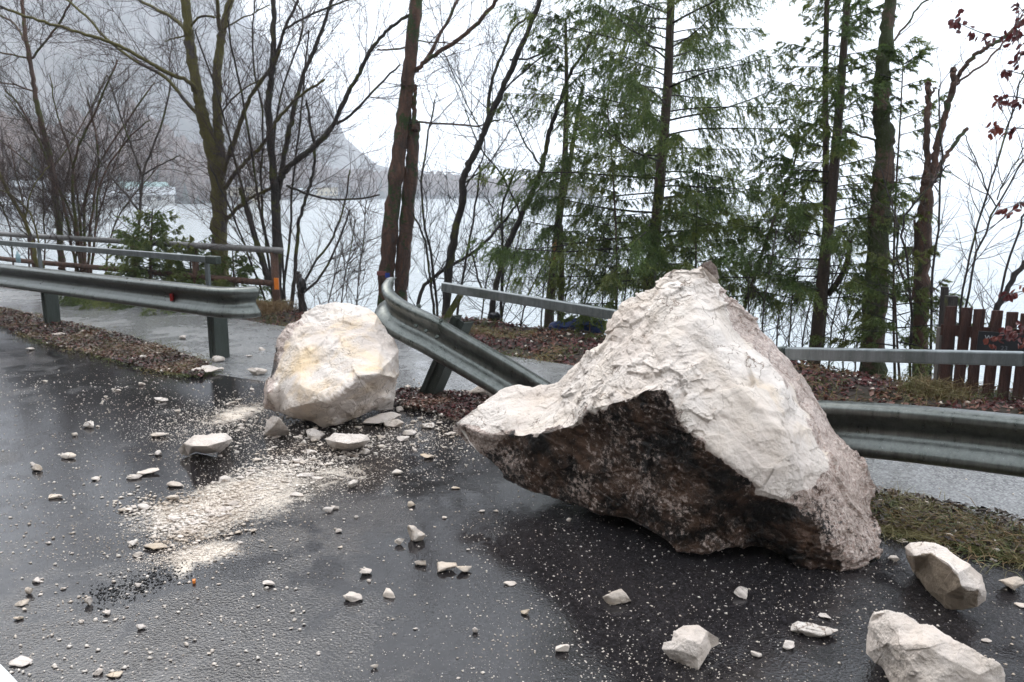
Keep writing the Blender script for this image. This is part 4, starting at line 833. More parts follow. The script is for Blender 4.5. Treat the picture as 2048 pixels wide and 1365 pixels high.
# ------------------------------------------------------------------ hero rocks
def in_poly(x, y, poly):
    c = np.zeros(x.shape, bool); n = len(poly)
    for i in range(n):
        x1, y1 = poly[i]; x2, y2 = poly[(i + 1) % n]
        k = ((y1 > y) != (y2 > y)) & (x < (x2 - x1) * (y - y1) / (y2 - y1 + 1e-12) + x1); c ^= k
    return c
def hero_rock(name, label, cat, outline, front, back, levels, amp, mode='Y', regions=(), smooth_it=1, sc=1., seed=1, group=None, floor=0.0):
    pt = (lambda q: P(*q)) if mode == 'Y' else (lambda q: G(*q))
    O3 = [pt(q) for q in outline]; F3 = [pt(q) for q in front]; B3 = [np.array(q, float) for q in back]; no = len(O3)
    o2 = [Vector((q[0], -q[1])) for q in outline]
    poly2 = [(q[0], q[1]) for q in outline]; cx, cy = np.mean(poly2, 0)
    for i, q in enumerate(B3):             # keep back points behind the traced outline
        x, y = proj(q); k = 1.
        while k > .1 and not in_poly(np.array([cx + (x - cx) * (k + .12)]), np.array([cy + (y - cy) * (k + .12)]), poly2)[0]: k -= .1
        if k < 1: B3[i] = P(cx + (x - cx) * k, cy + (y - cy) * k, q[1]); B3[i][2] = max(B3[i][2], .0)
    def tri(extra2):
        vc = o2 + extra2; res = delaunay_2d_cdt(vc, [], [list(range(no))], 1, 1e-5)
        mp_ = [ov[0] for ov in res[3]]
        return [[mp_[i] for i in f_] for f_ in res[2]]
    ft = tri([Vector((q[0], -q[1])) for q in front])
    b2 = [Vector((float(proj(q)[0]), -float(proj(q)[1]))) for q in B3]
    bt = tri(b2)
    V = np.array(O3 + F3 + B3); F = []
    for f_ in ft: F.append(f_)
    for f_ in bt: F.append([i if i < no else i + len(F3) for i in f_][::-1])
    T = []
    for f_ in F:
        for k in range(1, len(f_) - 1): T.append((f_[0], f_[k], f_[k + 1]))
    T = np.array(T); fn = np.cross(V[T[:, 1]] - V[T[:, 0]], V[T[:, 2]] - V[T[:, 0]])
    vol = (V[T[:, 0]] * np.cross(V[T[:, 1]], V[T[:, 2]])).sum()
    if vol < 0: T = T[:, ::-1].copy()
    V, T = subdiv(V, T, levels - 2); V = relax(V, T, smooth_it, .35); V, T = subdiv(V, T, 2)
    x, y = proj(V); N = vnormals(V, T); jx = 16 * sc * (fbm(V * 9, 71, 4)); jy = 13 * sc * (fbm(V * 9, 81, 4)); facing = (N * (V - np.array((0, 0, H)))).sum(1) < 0.02
    cr = np.zeros(len(V)); wm = np.zeros(len(V)); tn = np.zeros(len(V))
    for poly, kind, val, allsides in regions:
        k = in_poly(x + jx, y + jy, poly) & (facing | allsides)
        if kind == 'crust': cr[k] = np.maximum(cr[k], val)
        elif kind == 'tan': tn[k] = val
        else: wm[k] = np.maximum(wm[k], val)
    Ns = relax(N, T, 6); Ns = unit(Ns)
    rough = 1 + .15 * cr
    q = V + .03 * sc * np.stack((vnoise(V * 4 / sc, 1), vnoise(V * 4 / sc, 2), vnoise(V * 4 / sc, 3)), -1)
    mod = .12 + 1.1 * np.clip(vnoise(V * 2.6 / sc, seed + 50) * 2.0 + .4, 0, 1)
    tl = (q @ np.array((.35, -.2, .91))) / (.075 * sc) + 1.1 * vnoise(V * 5 / sc, seed + 60); led = tl - np.floor(tl); led = np.clip(led * 4, 0, 1) - led
    d = amp * ((.75 * facet(q / (.34 * sc), seed, 1.) + .30 * chips(q / (.30 * sc), seed + 90, .9)) + .15 * mod * chips(q / (.12 * sc) * np.array((1, 1, 1.5)), seed + 10, 1.2) + .065 * mod * chips(q / (.05 * sc) * np.array((1, 1, 1.7)), seed + 20, 1.3) * rough + .06 * fbm(V / (.05 * sc), seed + 30) * rough
               + .16 * led * np.clip(vnoise(V * 2.3 / sc, seed + 70) * 1.6 + .1, 0, 1))
    d = d - d.mean()
    V = V + Ns * d[:, None]
    V[:, 2] = np.maximum(V[:, 2], floor - .004)
    E = np.sort(np.concatenate((T[:, [0, 1]], T[:, [1, 2]])), 1)
    for _ in range(2):                     # soften the crust mask a little so noise can break it
        S_ = np.zeros(len(V)); C_ = np.zeros(len(V)); np.add.at(S_, E[:, 0], cr[E[:, 1]]); np.add.at(C_, E[:, 0], 1); np.add.at(S_, E[:, 1], cr[E[:, 0]]); np.add.at(C_, E[:, 1], 1); cr = .4 * cr + .6 * S_ / np.maximum(C_, 1)
        S_ = np.zeros(len(V)); np.add.at(S_, E[:, 0], wm[E[:, 1]]); np.add.at(S_, E[:, 1], wm[E[:, 0]]); wm = .4 * wm + .6 * S_ / np.maximum(C_, 1)
    o = mesh(name, V, T, M_ROCK, attrs={'crust': cr, 'warm': wm, 'tan': tn})
    return tag(o, label, cat, group)

OUT = [(1403, 527, 4.2), (1420, 521, 4.22), (1434, 535, 4.25), (1440, 560, 4.25), (1468, 600, 4.25), (1518, 654, 4.22), (1572, 709, 4.18), (1627, 779, 4.12), (1677, 859, 4.05), (1722, 908, 3.98), (1744, 958, 3.9), (1754, 1038, 3.72), (1764, 1063, 3.65),
       (1754, 1113, 3.5), (1722, 1135, 3.43), (1667, 1138, 3.42), (1602, 1125, 3.44), (1577, 1106, 3.48), (1527, 1090, 3.53), (1453, 1094, 3.5), (1403, 1108, 3.5), (1353, 1108, 3.52), (1313, 1078, 3.6), (1253, 1048, 3.76), (1179, 1018, 3.93),
       (1104, 998, 4.08), (1054, 978, 4.2), (1014, 958, 4.3), (980, 923, 4.38), (940, 893, 4.45), (905, 859, 4.5), (910, 846, 4.52), (945, 819, 4.56), (999, 784, 4.62), (1034, 771, 4.62), (1064, 773, 4.6), (1114, 764, 4.56), (1149, 729, 4.52),
       (1179, 699, 4.5), (1209, 682, 4.48), (1224, 644, 4.46), (1249, 615, 4.42), (1293, 585, 4.36), (1328, 555, 4.3), (1348, 537, 4.26), (1378, 540, 4.2)]
EDGE = [(970, 869, 4.33), (1034, 871, 4.15), (1094, 866, 4.0), (1144, 849, 3.9), (1179, 819, 3.8), (1249, 799, 3.65), (1293, 779, 3.55), (1333, 779, 3.48), (1353, 819, 3.45), (1378, 859, 3.42), (1443, 913, 3.38), (1478, 938, 3.36), (1528, 983, 3.35), (1567, 998, 3.34), (1617, 978, 3.36)]
FR = EDGE + [(1064, 820, 4.35), (1114, 800, 4.28), (1179, 784, 3.98), (1278, 757, 3.70), (1180, 745, 4.2), (1260, 690, 4.02), (1290, 640, 4.08), (1340, 610, 4.02), (1383, 580, 4.08), (1330, 700, 3.74), (1395, 640, 3.86), (1430, 700, 3.72), (1480, 780, 3.57),
      (1560, 860, 3.46), (1600, 930, 3.39), (1445, 605, 4.1), (1510, 690, 3.92), (1570, 770, 3.8), (1630, 860, 3.66), (1655, 915, 3.55), (1660, 965, 3.47), (1705, 960, 3.65), (1690, 1030, 3.46), (1640, 1050, 3.38), (1720, 1070, 3.5),
      (1040, 920, 4.16), (1100, 930, 4.05), (1200, 890, 3.83), (1200, 960, 3.86), (1300, 880, 3.62), (1300, 970, 3.64), (1400, 950, 3.45), (1400, 1030, 3.47), (1500, 1020, 3.42), (1590, 1060, 3.40), (1670, 1100, 3.39)]
BACK = [(.55, 4.45, .03), (.95, 4.15, .0), (1.25, 4.0, .0), (1.55, 3.85, .0), (.45, 4.85, .22), (.85, 5.0, .30), (1.2, 4.85, .45), (1.1, 4.75, .85), (1.5, 4.6, .40), (.95, 4.7, .6), (1.62, 4.25, .2)]
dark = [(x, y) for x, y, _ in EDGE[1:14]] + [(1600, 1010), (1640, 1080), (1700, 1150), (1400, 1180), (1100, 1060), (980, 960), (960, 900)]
side = [(1430, 590), (1470, 660), (1555, 745), (1600, 800), (1640, 870), (1660, 920), (1640, 975), (1560, 1000), (1560, 1180), (1820, 1180), (1800, 900), (1560, 660), (1450, 540)]
tip = [(900, 840), (950, 850), (1000, 868), (1060, 880), (1060, 980), (960, 960), (890, 880)]
BIG = hero_rock('boulder', 'largest boulder, a pyramid of pale limestone with a dark brown crusted underside', 'boulder', OUT, FR, BACK, 6, .058, 'Y',
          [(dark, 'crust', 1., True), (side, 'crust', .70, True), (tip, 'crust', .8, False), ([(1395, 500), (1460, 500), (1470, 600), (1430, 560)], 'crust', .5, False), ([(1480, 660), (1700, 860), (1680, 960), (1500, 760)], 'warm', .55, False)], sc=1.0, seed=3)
O1 = [(526, 780, 5.95), (533, 754, 6.0), (548, 706, 6.1), (555, 681, 6.15), (573, 655, 6.2), (606, 629, 6.3), (632, 615, 6.35), (665, 607, 6.38), (705, 611, 6.38), (734, 615, 6.36), (756, 629, 6.3), (771, 651, 6.28), (793, 677, 6.22), (802, 699, 6.18), (802, 743, 6.1), (793, 772, 6.05), (789, 802, 6.0), (786, 820, 6.0),
      (756, 820, 5.92), (738, 824, 5.88), (712, 838, 5.76), (679, 849, 5.67), (647, 857, 5.6), (617, 846, 5.66), (588, 838, 5.7), (559, 824, 5.78), (529, 816, 5.85)]
F1 = [(537, 785, 5.68), (584, 816, 5.5), (621, 808, 5.38), (661, 798, 5.32), (709, 768, 5.33), (716, 752, 5.34), (756, 748, 5.5), (790, 756, 5.85), (600, 700, 5.88), (660, 680, 5.86), (720, 690, 5.9), (640, 740, 5.62), (700, 725, 5.62), (570, 740, 5.8), (690, 640, 6.12), (620, 650, 6.15), (760, 690, 5.98), (560, 770, 5.74), (660, 828, 5.5), (720, 800, 5.62), (755, 790, 5.78), (600, 770, 5.5), (750, 650, 6.12)]
B1 = [(-1.25, 6.9, .35), (-1.65, 6.7, .25), (-1.05, 6.65, .15), (-1.35, 6.75, .65), (-1.35, 6.1, .0), (-1.6, 6.3, .05)]
hero_rock('boulder', 'rounded cream boulder with ochre patches leaning against the torn guardrail end', 'boulder', O1, F1, B1, 5, .038, 'Y',
          [([(500, 840), (530, 700), (580, 630), (600, 640), (570, 690), (562, 720), (552, 770), (545, 800), (540, 830)], 'crust', .75, True), ([(590, 610), (700, 600), (640, 650), (600, 680), (560, 690)], 'crust', .3, False),
           ([(540, 700), (700, 630), (760, 660), (770, 740), (700, 800), (560, 800)], 'warm', .8, False), ([(500, 580), (820, 580), (820, 880), (500, 880)], 'warm', .35, True), ([(530, 700), (556, 690), (552, 740), (536, 760)], 'crust', 1., True)], sc=.8, seed=40)
def zr(L): return L
# chunks in front, traced individually (px, py, height above road)
hero_rock('rock', 'blocky rock with a pale top and an ochre-brown face, right of the largest boulder', 'rock',
          [(1808, 1094, .14), (1820, 1086, .17), (1850, 1086, .2), (1871, 1087, .22), (1896, 1098, .22), (1922, 1117, .21), (1945, 1131, .2), (1965, 1149, .16), (1973, 1184, .1), (1971, 1202, .06), (1954, 1216, .03), (1919, 1223, .0), (1892, 1218, .0), (1882, 1207, .0), (1850, 1182, .02), (1829, 1149, .05), (1811, 1117, .08)],
          [(1829, 1112, .19), (1862, 1108, .22), (1896, 1126, .23), (1915, 1147, .21), (1922, 1172, .17), (1954, 1177, .14), (1870, 1150, .14), (1890, 1190, .07), (1930, 1200, .07)], [(1.80, 3.42, .03), (1.95, 3.35, .04), (1.9, 3.5, .10)], 5, .011, 'Z',
          [([(1805, 1112), (1829, 1114), (1862, 1110), (1896, 1128), (1915, 1147), (1922, 1172), (1960, 1185), (1960, 1240), (1850, 1240), (1800, 1150)], 'tan', .85, True)], sc=.35, seed=61)
hero_rock('rock', 'long pale grooved rock cut off by the bottom edge at the right', 'rock',
          [(1746, 1228, .22), (1778, 1222, .24), (1804, 1227, .25), (1838, 1246, .25), (1866, 1251, .25), (1908, 1276, .24), (1949, 1299, .22), (1977, 1318, .2), (2000, 1329, .18), (2009, 1348, .14), (2014, 1390, .08), (1990, 1440, .0), (1920, 1465, .0), (1850, 1445, .0), (1800, 1410, .01), (1776, 1365, .03), (1760, 1336, .05), (1730, 1308, .06), (1732, 1269, .12), (1738, 1246, .18)],
          [(1795, 1250, .25), (1800, 1290, .22), (1822, 1330, .18), (1850, 1290, .25), (1900, 1320, .22), (1960, 1350, .18), (1770, 1290, .17), (1860, 1380, .13), (1930, 1400, .1)], [(1.45, 2.98, .05), (1.6, 2.85, .04), (1.55, 2.95, .12)], 5, .012, 'Z', sc=.35, seed=71)
hero_rock('rock', 'flat angular pale rock lying alone at the bottom, left of the long grooved rock', 'rock',
          [(1323, 1299, .04), (1327, 1284, .06), (1342, 1282, .07), (1346, 1264, .09), (1367, 1251, .1), (1397, 1251, .1), (1414, 1262, .09), (1437, 1276, .06), (1438, 1289, .04), (1424, 1297, .03), (1412, 1319, .02), (1397, 1342, .0), (1370, 1332, .0), (1340, 1319, .01)],
          [(1375, 1280, .11), (1400, 1290, .09), (1370, 1305, .07), (1345, 1300, .06), (1395, 1315, .05)], [(.66, 2.86, .01), (.70, 2.80, .01)], 5, .006, 'Z', sc=.2, seed=81)
hero_rock('rock', 'broad pale slab lying alone on the road left of the rounded cream boulder', 'rock',
          [(355, 900, .05), (366, 887, .09), (388, 869, .14), (415, 869, .15), (452, 867, .14), (465, 878, .1), (459, 890, .06), (439, 905, .02), (413, 909, .0), (391, 905, .0), (376, 913, .0), (361, 909, .02)],
          [(385, 893, .15), (415, 893, .165), (446, 884, .13), (400, 903, .06), (430, 902, .06)], [(-2.05, 5.4, .02), (-1.95, 5.42, .02)], 5, .010, 'Z', sc=.3, seed=91)
hero_rock('rock', 'wide pale slab flat on the road just in front of the rounded cream boulder', 'rock',
          [(650, 879, .05), (668, 866, .10), (700, 868, .11), (735, 870, .1), (742, 880, .07), (728, 894, .02), (700, 903, .0), (670, 901, .0), (655, 890, .02)],
          [(672, 884, .115), (718, 885, .115), (695, 876, .13), (695, 888, .12), (695, 896, .05)], [(-1.1, 5.45, .02)], 5, .008, 'Z', sc=.25, seed=95)
hero_rock('rock', 'grey pointed rock wedged under the left side of the rounded cream boulder', 'rock',
          [(526, 872, .0), (533, 845, .12), (545, 830, .2), (560, 836, .2), (568, 848, .14), (580, 862, .06), (577, 870, .0), (550, 874, .0)], [(545, 855, .12), (560, 858, .1)], [(-1.6, 5.75, .05)], 5, .010, 'Z', sc=.3, seed=97)

# ------------------------------------------------------------------ small stones
def chunk(l, seed, dims, sharp=17):
    r = np.random.default_rng(seed); V, F = ico(l); V = V.copy()
    for _ in range(sharp):
        n_ = unit(r.normal(size=3)); s = np.maximum(0, V @ n_ - r.uniform(.30, .62)); V -= s[:, None] * n_
    V = V / (V.max(0) - V.min(0)) * np.array(dims)
    V = V + vnormals(V, F) * ((chips(V / max(dims) * 4, seed) * .018 + vnoise(V / max(dims) * 9, seed) * .012)[:, None] * max(dims))
    if l > 2: V = V + vnormals(V, F) * (facet(V / max(dims) * 6, seed)[:, None] * max(dims) * .035)
    V[:, 2] -= V[:, 2].min(); V[:, :2] -= V[:, :2].mean(0); return V, F
STN = 0
def stone(px, py, wpx, hpx, label, group=None, name='stone', dz=0., rot=None, warm=0.):
    """px,py = middle of the lower edge in the photo"""
    global STN; STN += 1; r = np.random.default_rng(900 + STN)
    p = G(px, py); dist = np.linalg.norm(p - np.array((0, 0, H))); w_ = wpx / FPX * dist; h_ = hpx / FPX * dist
    el = math.atan2(H, p[1]); dp = w_ * r.uniform(.6, .8); hh = max(h_ * .35, (h_ - dp * math.sin(el)) / math.cos(el)); 
    V, F = chunk(4 if wpx > 34 else 3, 900 + STN, (w_, dp, hh)); rz = (r.uniform(-.3, .3) if rot is None else rot)
    V = V @ np.array(Matrix.Rotation(rz, 3, 'Z')).T
    V = V + (p[0], p[1] + dp / 2, -.06 * hh + dz)
    o = mesh(name, V, F, M_ROCK, attrs={'warm': np.full(len(V), warm), 'tan': np.full(len(V), warm * .35)}); c = V.mean(0)
    # origin at the base
    o.data.transform(Matrix.Translation((-c[0], -c[1], 0))); o.location = (c[0], c[1], 0)
    return tag(o, label, 'stone', group)
ST = [  # x, y(bottom), w, h, label, warm
 (1592 + 18, 1273, 46, 34, 'upright pointed half of a split stone left of the long grooved rock'), (1645, 1284, 62, 34, 'jagged right half of a split stone left of the long grooved rock'), (1239, 1212, 52, 36, 'ochre-topped stone alone in the dark wet patch below the largest boulder', 1.),
 (1485, 1199, 30, 27, 'small squared stone just below the largest boulder', .3), (1580, 1303, 24, 20, 'small rounded stone below the split stone'), (1516, 1318, 20, 16, 'small flat chip left of the small rounded stone'), (1652, 1240, 22, 12, 'flat chip above the split stone'),
 (1127, 1308, 27, 24, 'small pointed stone near the bottom centre'), (1051, 1232, 18, 16, 'small ochre chip left of the ochre-topped stone', .9), (1022, 1173, 26, 12, 'flat white chip on the left edge of the dark wet patch'), (950, 1268, 12, 15, 'white pebble on the left rim of the dark wet patch'),
 (831, 1088, 38, 40, 'upright tan block left of the largest boulder', .5), (798, 1092, 19, 18, 'small tan stone beside the upright tan block', .4), (889, 1148, 42, 28, 'largest of three tan stones in the row below the upright tan block', .4), (841, 1134, 26, 18, 'left of the three tan stones in the row below the upright tan block', .4), (929, 1149, 30, 21, 'right of the three tan stones in the row below the upright tan block', .6),
 (703, 1206, 37, 24, 'pale wedge-shaped stone alone on the lower road'), (777, 1197, 25, 19, 'pale stone right of the pale wedge-shaped stone'), (730, 1153, 24, 19, 'pale stone above the wedge-shaped stone'), (535, 1175, 24, 17, 'pale stone alone under the right end of the crushed rock streak'), (748, 1340, 14, 12, 'white chip near the bottom left of centre'),
 (225, 1359, 28, 14, 'pinkish stone at the bottom edge, left part of the road', .5), (194, 1352, 16, 14, 'grey chip beside the pinkish stone at the bottom edge'), (30, 1335, 34, 14, 'elongated stone beside the painted road line'), (40, 1214, 20, 14, 'brown stone near the left edge above the painted line', .4), (55, 1192, 14, 16, 'brown rounded pebble near the left edge', .4),
 (70, 1168, 14, 12, 'small pebble above the brown rounded pebble'), (34, 1243, 16, 10, 'reddish stone near the left edge above the painted line', .6), (280, 1262, 16, 14, 'pale pebble alone below the black asphalt crumbs'), (174, 1213, 14, 18, 'pale upright chip left of the black asphalt crumbs'), (273, 1178, 14, 13, 'white triangular chip among the black asphalt crumbs'), (212, 1232, 14, 11, 'grey pebble below the upright chip'),
 (175, 857, 22, 15, 'stone alone high on the left part of the road'), (130, 920, 28, 14, 'flat tan stone, upper of the loose ones at the left', .3), (69, 945, 20, 17, 'brown stone near the left edge below the flat tan stone', .4), (103, 1000, 26, 12, 'flat tan chip alone at the left', .5), (148, 874, 12, 9, 'brown pebble left of the stone high on the road', .3),
 (190, 962, 14, 9, 'pale chip between the flat tan stones'), (263, 961, 28, 14, 'left of two pale slabs side by side above the crushed rock streak'), (293, 952, 38, 15, 'right of two pale slabs side by side above the crushed rock streak'), (317, 805, 26, 12, 'flat stone with a dark underside by the asphalt edge'), (310, 878, 32, 16, 'broken tan stone left of the broad pale slab', .5), (314, 913, 14, 13, 'cube-like pebble left of the broad pale slab', .2),
 (343, 977, 32, 17, 'pink-grey stone at the top of the crushed rock streak', .2), (343, 1004, 24, 16, 'rounded stone under the pink-grey stone', .2), (461, 1015, 28, 15, 'darker brown stone on the crushed rock streak', .9), (447, 1024, 28, 12, 'pale flat stone left of the darker brown stone', .2), (284, 1022, 22, 16, 'pale lump at the left of the crushed rock streak'), (345, 1046, 26, 14, 'flat pale stone in the middle of the crushed rock streak'), (304, 1104, 44, 18, 'long tan stone at the lower left end of the crushed rock streak', .8), (262, 1094, 18, 13, 'pale lump left of the long tan stone'), (273, 1116, 18, 12, 'small lump below the long tan stone'), (446, 965, 22, 14, 'grey stone above the crushed rock streak'),
 (408, 750, 56, 19, 'large flat pale stone on the verge corner in front of the guardrail post'), (433, 726, 24, 15, 'pale stone touching the foot of the nearest left guardrail post'), (341, 737, 26, 9, 'flat chip left of the large flat pale stone', 0), (283, 722, 16, 12, 'pale stone on the verge left of the guardrail post'), (282, 733, 13, 8, 'small flat stone at the verge edge', .2), (116, 676, 27, 11, 'flat pale stone on the grass near the left guardrail post'), (58, 702, 14, 7, 'flat chip on the road near the left edge'), (363, 680, 20, 10, 'pale block lying on the wet path behind the left guardrail'), (512, 753, 40, 20, 'pale stone on the path edge left of the rounded cream boulder'), (521, 702, 13, 8, 'small chip on the path above the pale stone'), (341, 735, 12, 8, 'small round chip at the verge end'), (497, 715, 12, 5, 'thin chip on the path'),
 (763, 855, 74, 33, 'broad pale stone tucked under the right side of the rounded cream boulder'), (789, 857, 38, 20, 'tan angular stone touching the broad pale stone', .2), (804, 885, 26, 16, 'white stone on the road right of the wide pale slab'), (818, 874, 30, 17, 'pale stone behind the white stone', 0), (853, 859, 28, 16, 'pale stone between the two boulders'), (627, 880, 38, 24, 'banded grey stone under the front of the rounded cream boulder', .1), (628, 885, 20, 12, 'ochre stone against the banded grey stone', 1.), (606, 892, 14, 14, 'small white stone left of the ochre stone'), (590, 806 + 25, 20, 14, 'small stone in the shade under the rounded cream boulder', .5),
 (856, 920, 30, 14, 'ochre flat stone on the road between the boulders', 1.), (794, 953, 22, 15, 'dark tan stone on the wet road centre', .7), (704, 978, 22, 20, 'white rounded stone on the wet road below the wide pale slab'), (731, 911, 20, 14, 'pale stone below the right end of the wide pale slab'), (699, 916, 14, 12, 'white cube-like chip below the wide pale slab'), (593, 931, 28, 16, 'tan-grey stone above the right end of the crushed rock streak', .2), (611, 957, 34, 13, 'flat pale stone right of the crushed rock streak'), (632, 962, 26, 9, 'thin flat slab beside the flat pale stone'), (622, 911, 24, 13, 'white stone left below the wide pale slab'), (823, 1015, 17, 14, 'tan pebble above the upright tan block', .8), (910, 980, 17, 8, 'flat tan pebble near the left tip of the largest boulder', .7), (656, 1027, 20, 14, 'dark-based pebble right of the crushed rock streak'), (668, 1022, 16, 12, 'brownish pebble beside the dark-based pebble', .6), (684, 920, 14, 10, 'pale chip under the wide pale slab'), (593, 995, 26, 11, 'pale flat stone at the right end of the crushed rock streak', .1), (677, 1067, 12, 10, 'lone pebble right of the crushed rock streak', .3), (505, 1067, 13, 10, 'pebble on the lower edge of the crushed rock streak', .5),
 (983, 656, 34, 17, 'pale stone on the bank edge beside the black plastic'), (1745, 797, 24, 9, 'flat pale stone on the leafy bank behind the right guardrail'), (1713, 795, 11, 8, 'small pale stone left of the flat pale stone on the bank'), (965, 800, 60, 40, 'pale rock half hidden behind the left shoulder of the largest boulder'), (935, 798, 24, 12, 'small pale stone beside the half hidden rock'),
 (1790, 1125, 18, 14, 'small pale block between the largest boulder and the blocky rock'), (1808, 1087, 20, 8, 'flat chip at the verge behind the blocky rock'), (1886, 1068, 14, 12, 'pale pebble in the grass of the right verge'), (2035, 1188, 44, 32, 'tan stone at the right edge beyond the blocky rock', .3), (2048, 1217, 20, 8, 'flat chip at the right edge', 0), (1977, 1287, 18, 9, 'flat white chip above the long grooved rock'), (1988, 1125, 12, 8, 'white chip by the right verge'), (1898, 1098, 12, 6, 'flat chip behind the blocky rock'),
 (1138, 1045, 10, 10, 'pebble under the left part of the largest boulder', .3)]
for s in ST: stone(*s[:4], s[4] if s[4] else None, warm=(s[5] if len(s) > 5 else 0.) + .0)
# anonymous fragments in the crushed streak and around
def in_streak(r):
    u = r.random(); k = r.random()
    if k < .55: a_, b2, sp = (330, 1075), (590, 930), 34
    elif k < .8: a_, b2, sp = (250, 1010), (470, 1050), 30
    else: a_, b2, sp = (540, 960), (760, 880), 30
    return a_[0] + (b2[0] - a_[0]) * u + r.normal() * sp, a_[1] + (b2[1] - a_[1]) * u + r.normal() * sp * .6
r = np.random.default_rng(77); nf = 0
BLOCK = [[(x, y) for x, y, _ in OUT], [(x, y) for x, y, _ in O1]]
def blocked(x, y, big=True):
    return any(bool(in_poly(np.array([x]), np.array([y]), B_)[0]) for B_ in BLOCK)
while nf < 70:
    x, y = in_streak(r)
    if y > 1120 or y < 860 or blocked(x, y): continue
    wv = r.uniform(8, 17); stone(x, y, wv, wv * r.uniform(.45, .7), 'small limestone fragment in the crushed rock streak on the road', 'fragments in the crushed rock streak', 'limestone_fragment', warm=r.random() * .5); nf += 1
nf = 0
while nf < 55:
    x, y = r.uniform(440, 960), r.uniform(770, 905)
    if blocked(x, y) or (x < 530 and y > 860): continue
    wv = r.uniform(8, 18); stone(x, y, wv, wv * r.uniform(.45, .7), 'small limestone fragment strewn round the foot of the rounded cream boulder', 'fragments around the cream boulder', 'limestone_fragment', warm=r.random() * .4); nf += 1
nf = 0
while nf < 60:
    x, y = r.uniform(5, 1000), r.uniform(1000, 1360) if r.random() < .6 else r.uniform(760, 1100)
    if blocked(x, y) or (x > 480 and y < 1000): continue
    wv = r.uniform(5, 11); stone(x, y, wv, wv * r.uniform(.5, .8), 'small pale pebble scattered loose on the wet road', 'pebbles scattered on the road', 'pebble', warm=r.random() * .3); nf += 1
# reddish chip and orange fragment
mb = MB(); mb.box(G(388, 1163, .008), (.013, .018, .016), .3); bevel(tag(mb.build('plastic_shard', simple('orange_plastic', (.8, .25, .05), .3, 0, .1)), 'tiny orange plastic shard on the road below the crushed rock streak', 'shard'), .002)

# ------------------------------------------------------------------ grit, crumbs, leaves, grass
def scatter(XYZ, size, mat, name, seed, flat=.6, label=None, cat=None):
    r = np.random.default_rng(seed); n_ = len(XYZ)
    base = np.array([(1, 0, 0), (-1, 0, 0), (0, 1, 0), (0, -1, 0), (0, 0, 1), (0, 0, -1)], float)
    F = np.array([(0, 2, 4), (2, 1, 4), (1, 3, 4), (3, 0, 4), (2, 0, 5), (1, 2, 5), (3, 1, 5), (0, 3, 5)])
    B = base[None] * (.55 + .75 * r.random((n_, 6, 1))) + r.normal(size=(n_, 6, 3)) * .22; B[..., 2] *= flat
    th = r.random(n_) * 6.28; c, s = np.cos(th), np.sin(th); x = B[..., 0] * c[:, None] - B[..., 1] * s[:, None]; y = B[..., 0] * s[:, None] + B[..., 1] * c[:, None]
    V = np.stack((x, y, B[..., 2]), -1) * size[:, None, None] / 2 + XYZ[:, None]
    V[..., 2] += size[:, None] * .15
    return mesh(name, V.reshape(-1, 3), (F[None] + 6 * np.arange(n_)[:, None, None]).reshape(-1, 3), mat, kind='stuff', label=label, cat=cat)
def to_ground(x, y):
    a_ = (x - 1024) / FPX; b2 = (682.5 - y) / FPX; dy = CP + b2 * SP; dz = -SP + b2 * CP; k = -H / dz
    return np.stack((a_ * k, dy * k, 0 * k), -1)
r = np.random.default_rng(21)
pts = []
def pxset(n_, fx): q = fx(n_); pts.append(q)
pxset(9000, lambda n_: np.stack((r.uniform(-20, 2080, n_), 700 + 680 * r.random(n_) ** .8), 1))
u = r.random(15000); pxset(0, lambda n_: np.stack((330 + 270 * u + r.normal(size=15000) * 45, 1085 - 160 * u + r.normal(size=15000) * 26), 1))
u = r.random(3500); pxset(0, lambda n_: np.stack((300 + 170 * u + r.normal(size=3500) * 28, 1130 - 40 * u + r.normal(size=3500) * 9), 1))
u = r.random(8000); pxset(0, lambda n_: np.stack((560 + 330 * u + r.normal(size=8000) * 60, 960 - 70 * u + r.normal(size=8000) * 34), 1))
u = r.random(7000); pxset(0, lambda n_: np.stack((300 + 260 * u + r.normal(size=7000) * 50, 880 - 70 * u + r.normal(size=7000) * 30), 1))
pxset(0, lambda n_: np.stack((r.uniform(-20, 620, 9000), r.uniform(745, 1120, 9000)), 1))
pxset(0, lambda n_: np.stack((r.uniform(760, 1000, 2200), r.uniform(790, 900, 2200)), 1))
pxset(0, lambda n_: np.stack((r.uniform(930, 1780, 3500), r.uniform(980, 1365, 3500)), 1))
q = np.concatenate(pts); q = q[(q[:, 1] > 705) & (q[:, 1] < 1400)]
g = to_ground(q[:, 0], q[:, 1])
dens = vnoise(np.stack((g[:, 0] * 1.6, g[:, 1] * 1.6, 0 * g[:, 0]), -1), 8) * .5 + .5
keep = r.random(len(g)) < .12 + 1.5 * dens ** 1.8; g = g[keep]
edge = np.interp(g[:, 0], [p[0] for p in RE], [p[1] for p in RE]); 
okk = (g[:, 1] < edge + .3) | (r.random(len(g)) < .12); g = g[okk]
scatter(g, (.0022 + .011 * r.random(len(g)) ** 4.5) * (.45 + .13 * g[:, 1]) * 1.05, M_GRAVEL, 'gravel', 3, label='fine pale grit strewn over the wet road', cat='gravel')
qq = np.array([in_streak(r) for _ in range(2600)]); qq = qq[(qq[:, 1] < 1125)]
scatter(to_ground(qq[:, 0], qq[:, 1]), .008 + .026 * r.random(len(qq)) ** 2, M_GRAVEL, 'gravel', 31, .5, label='coarser pale rubble crumbs in the crushed streak', cat='gravel')
qq = np.stack((r.uniform(430, 960, 1500), r.normal(size=1500) * 38 + 850), 1); qq = qq[(qq[:, 1] > 745)]
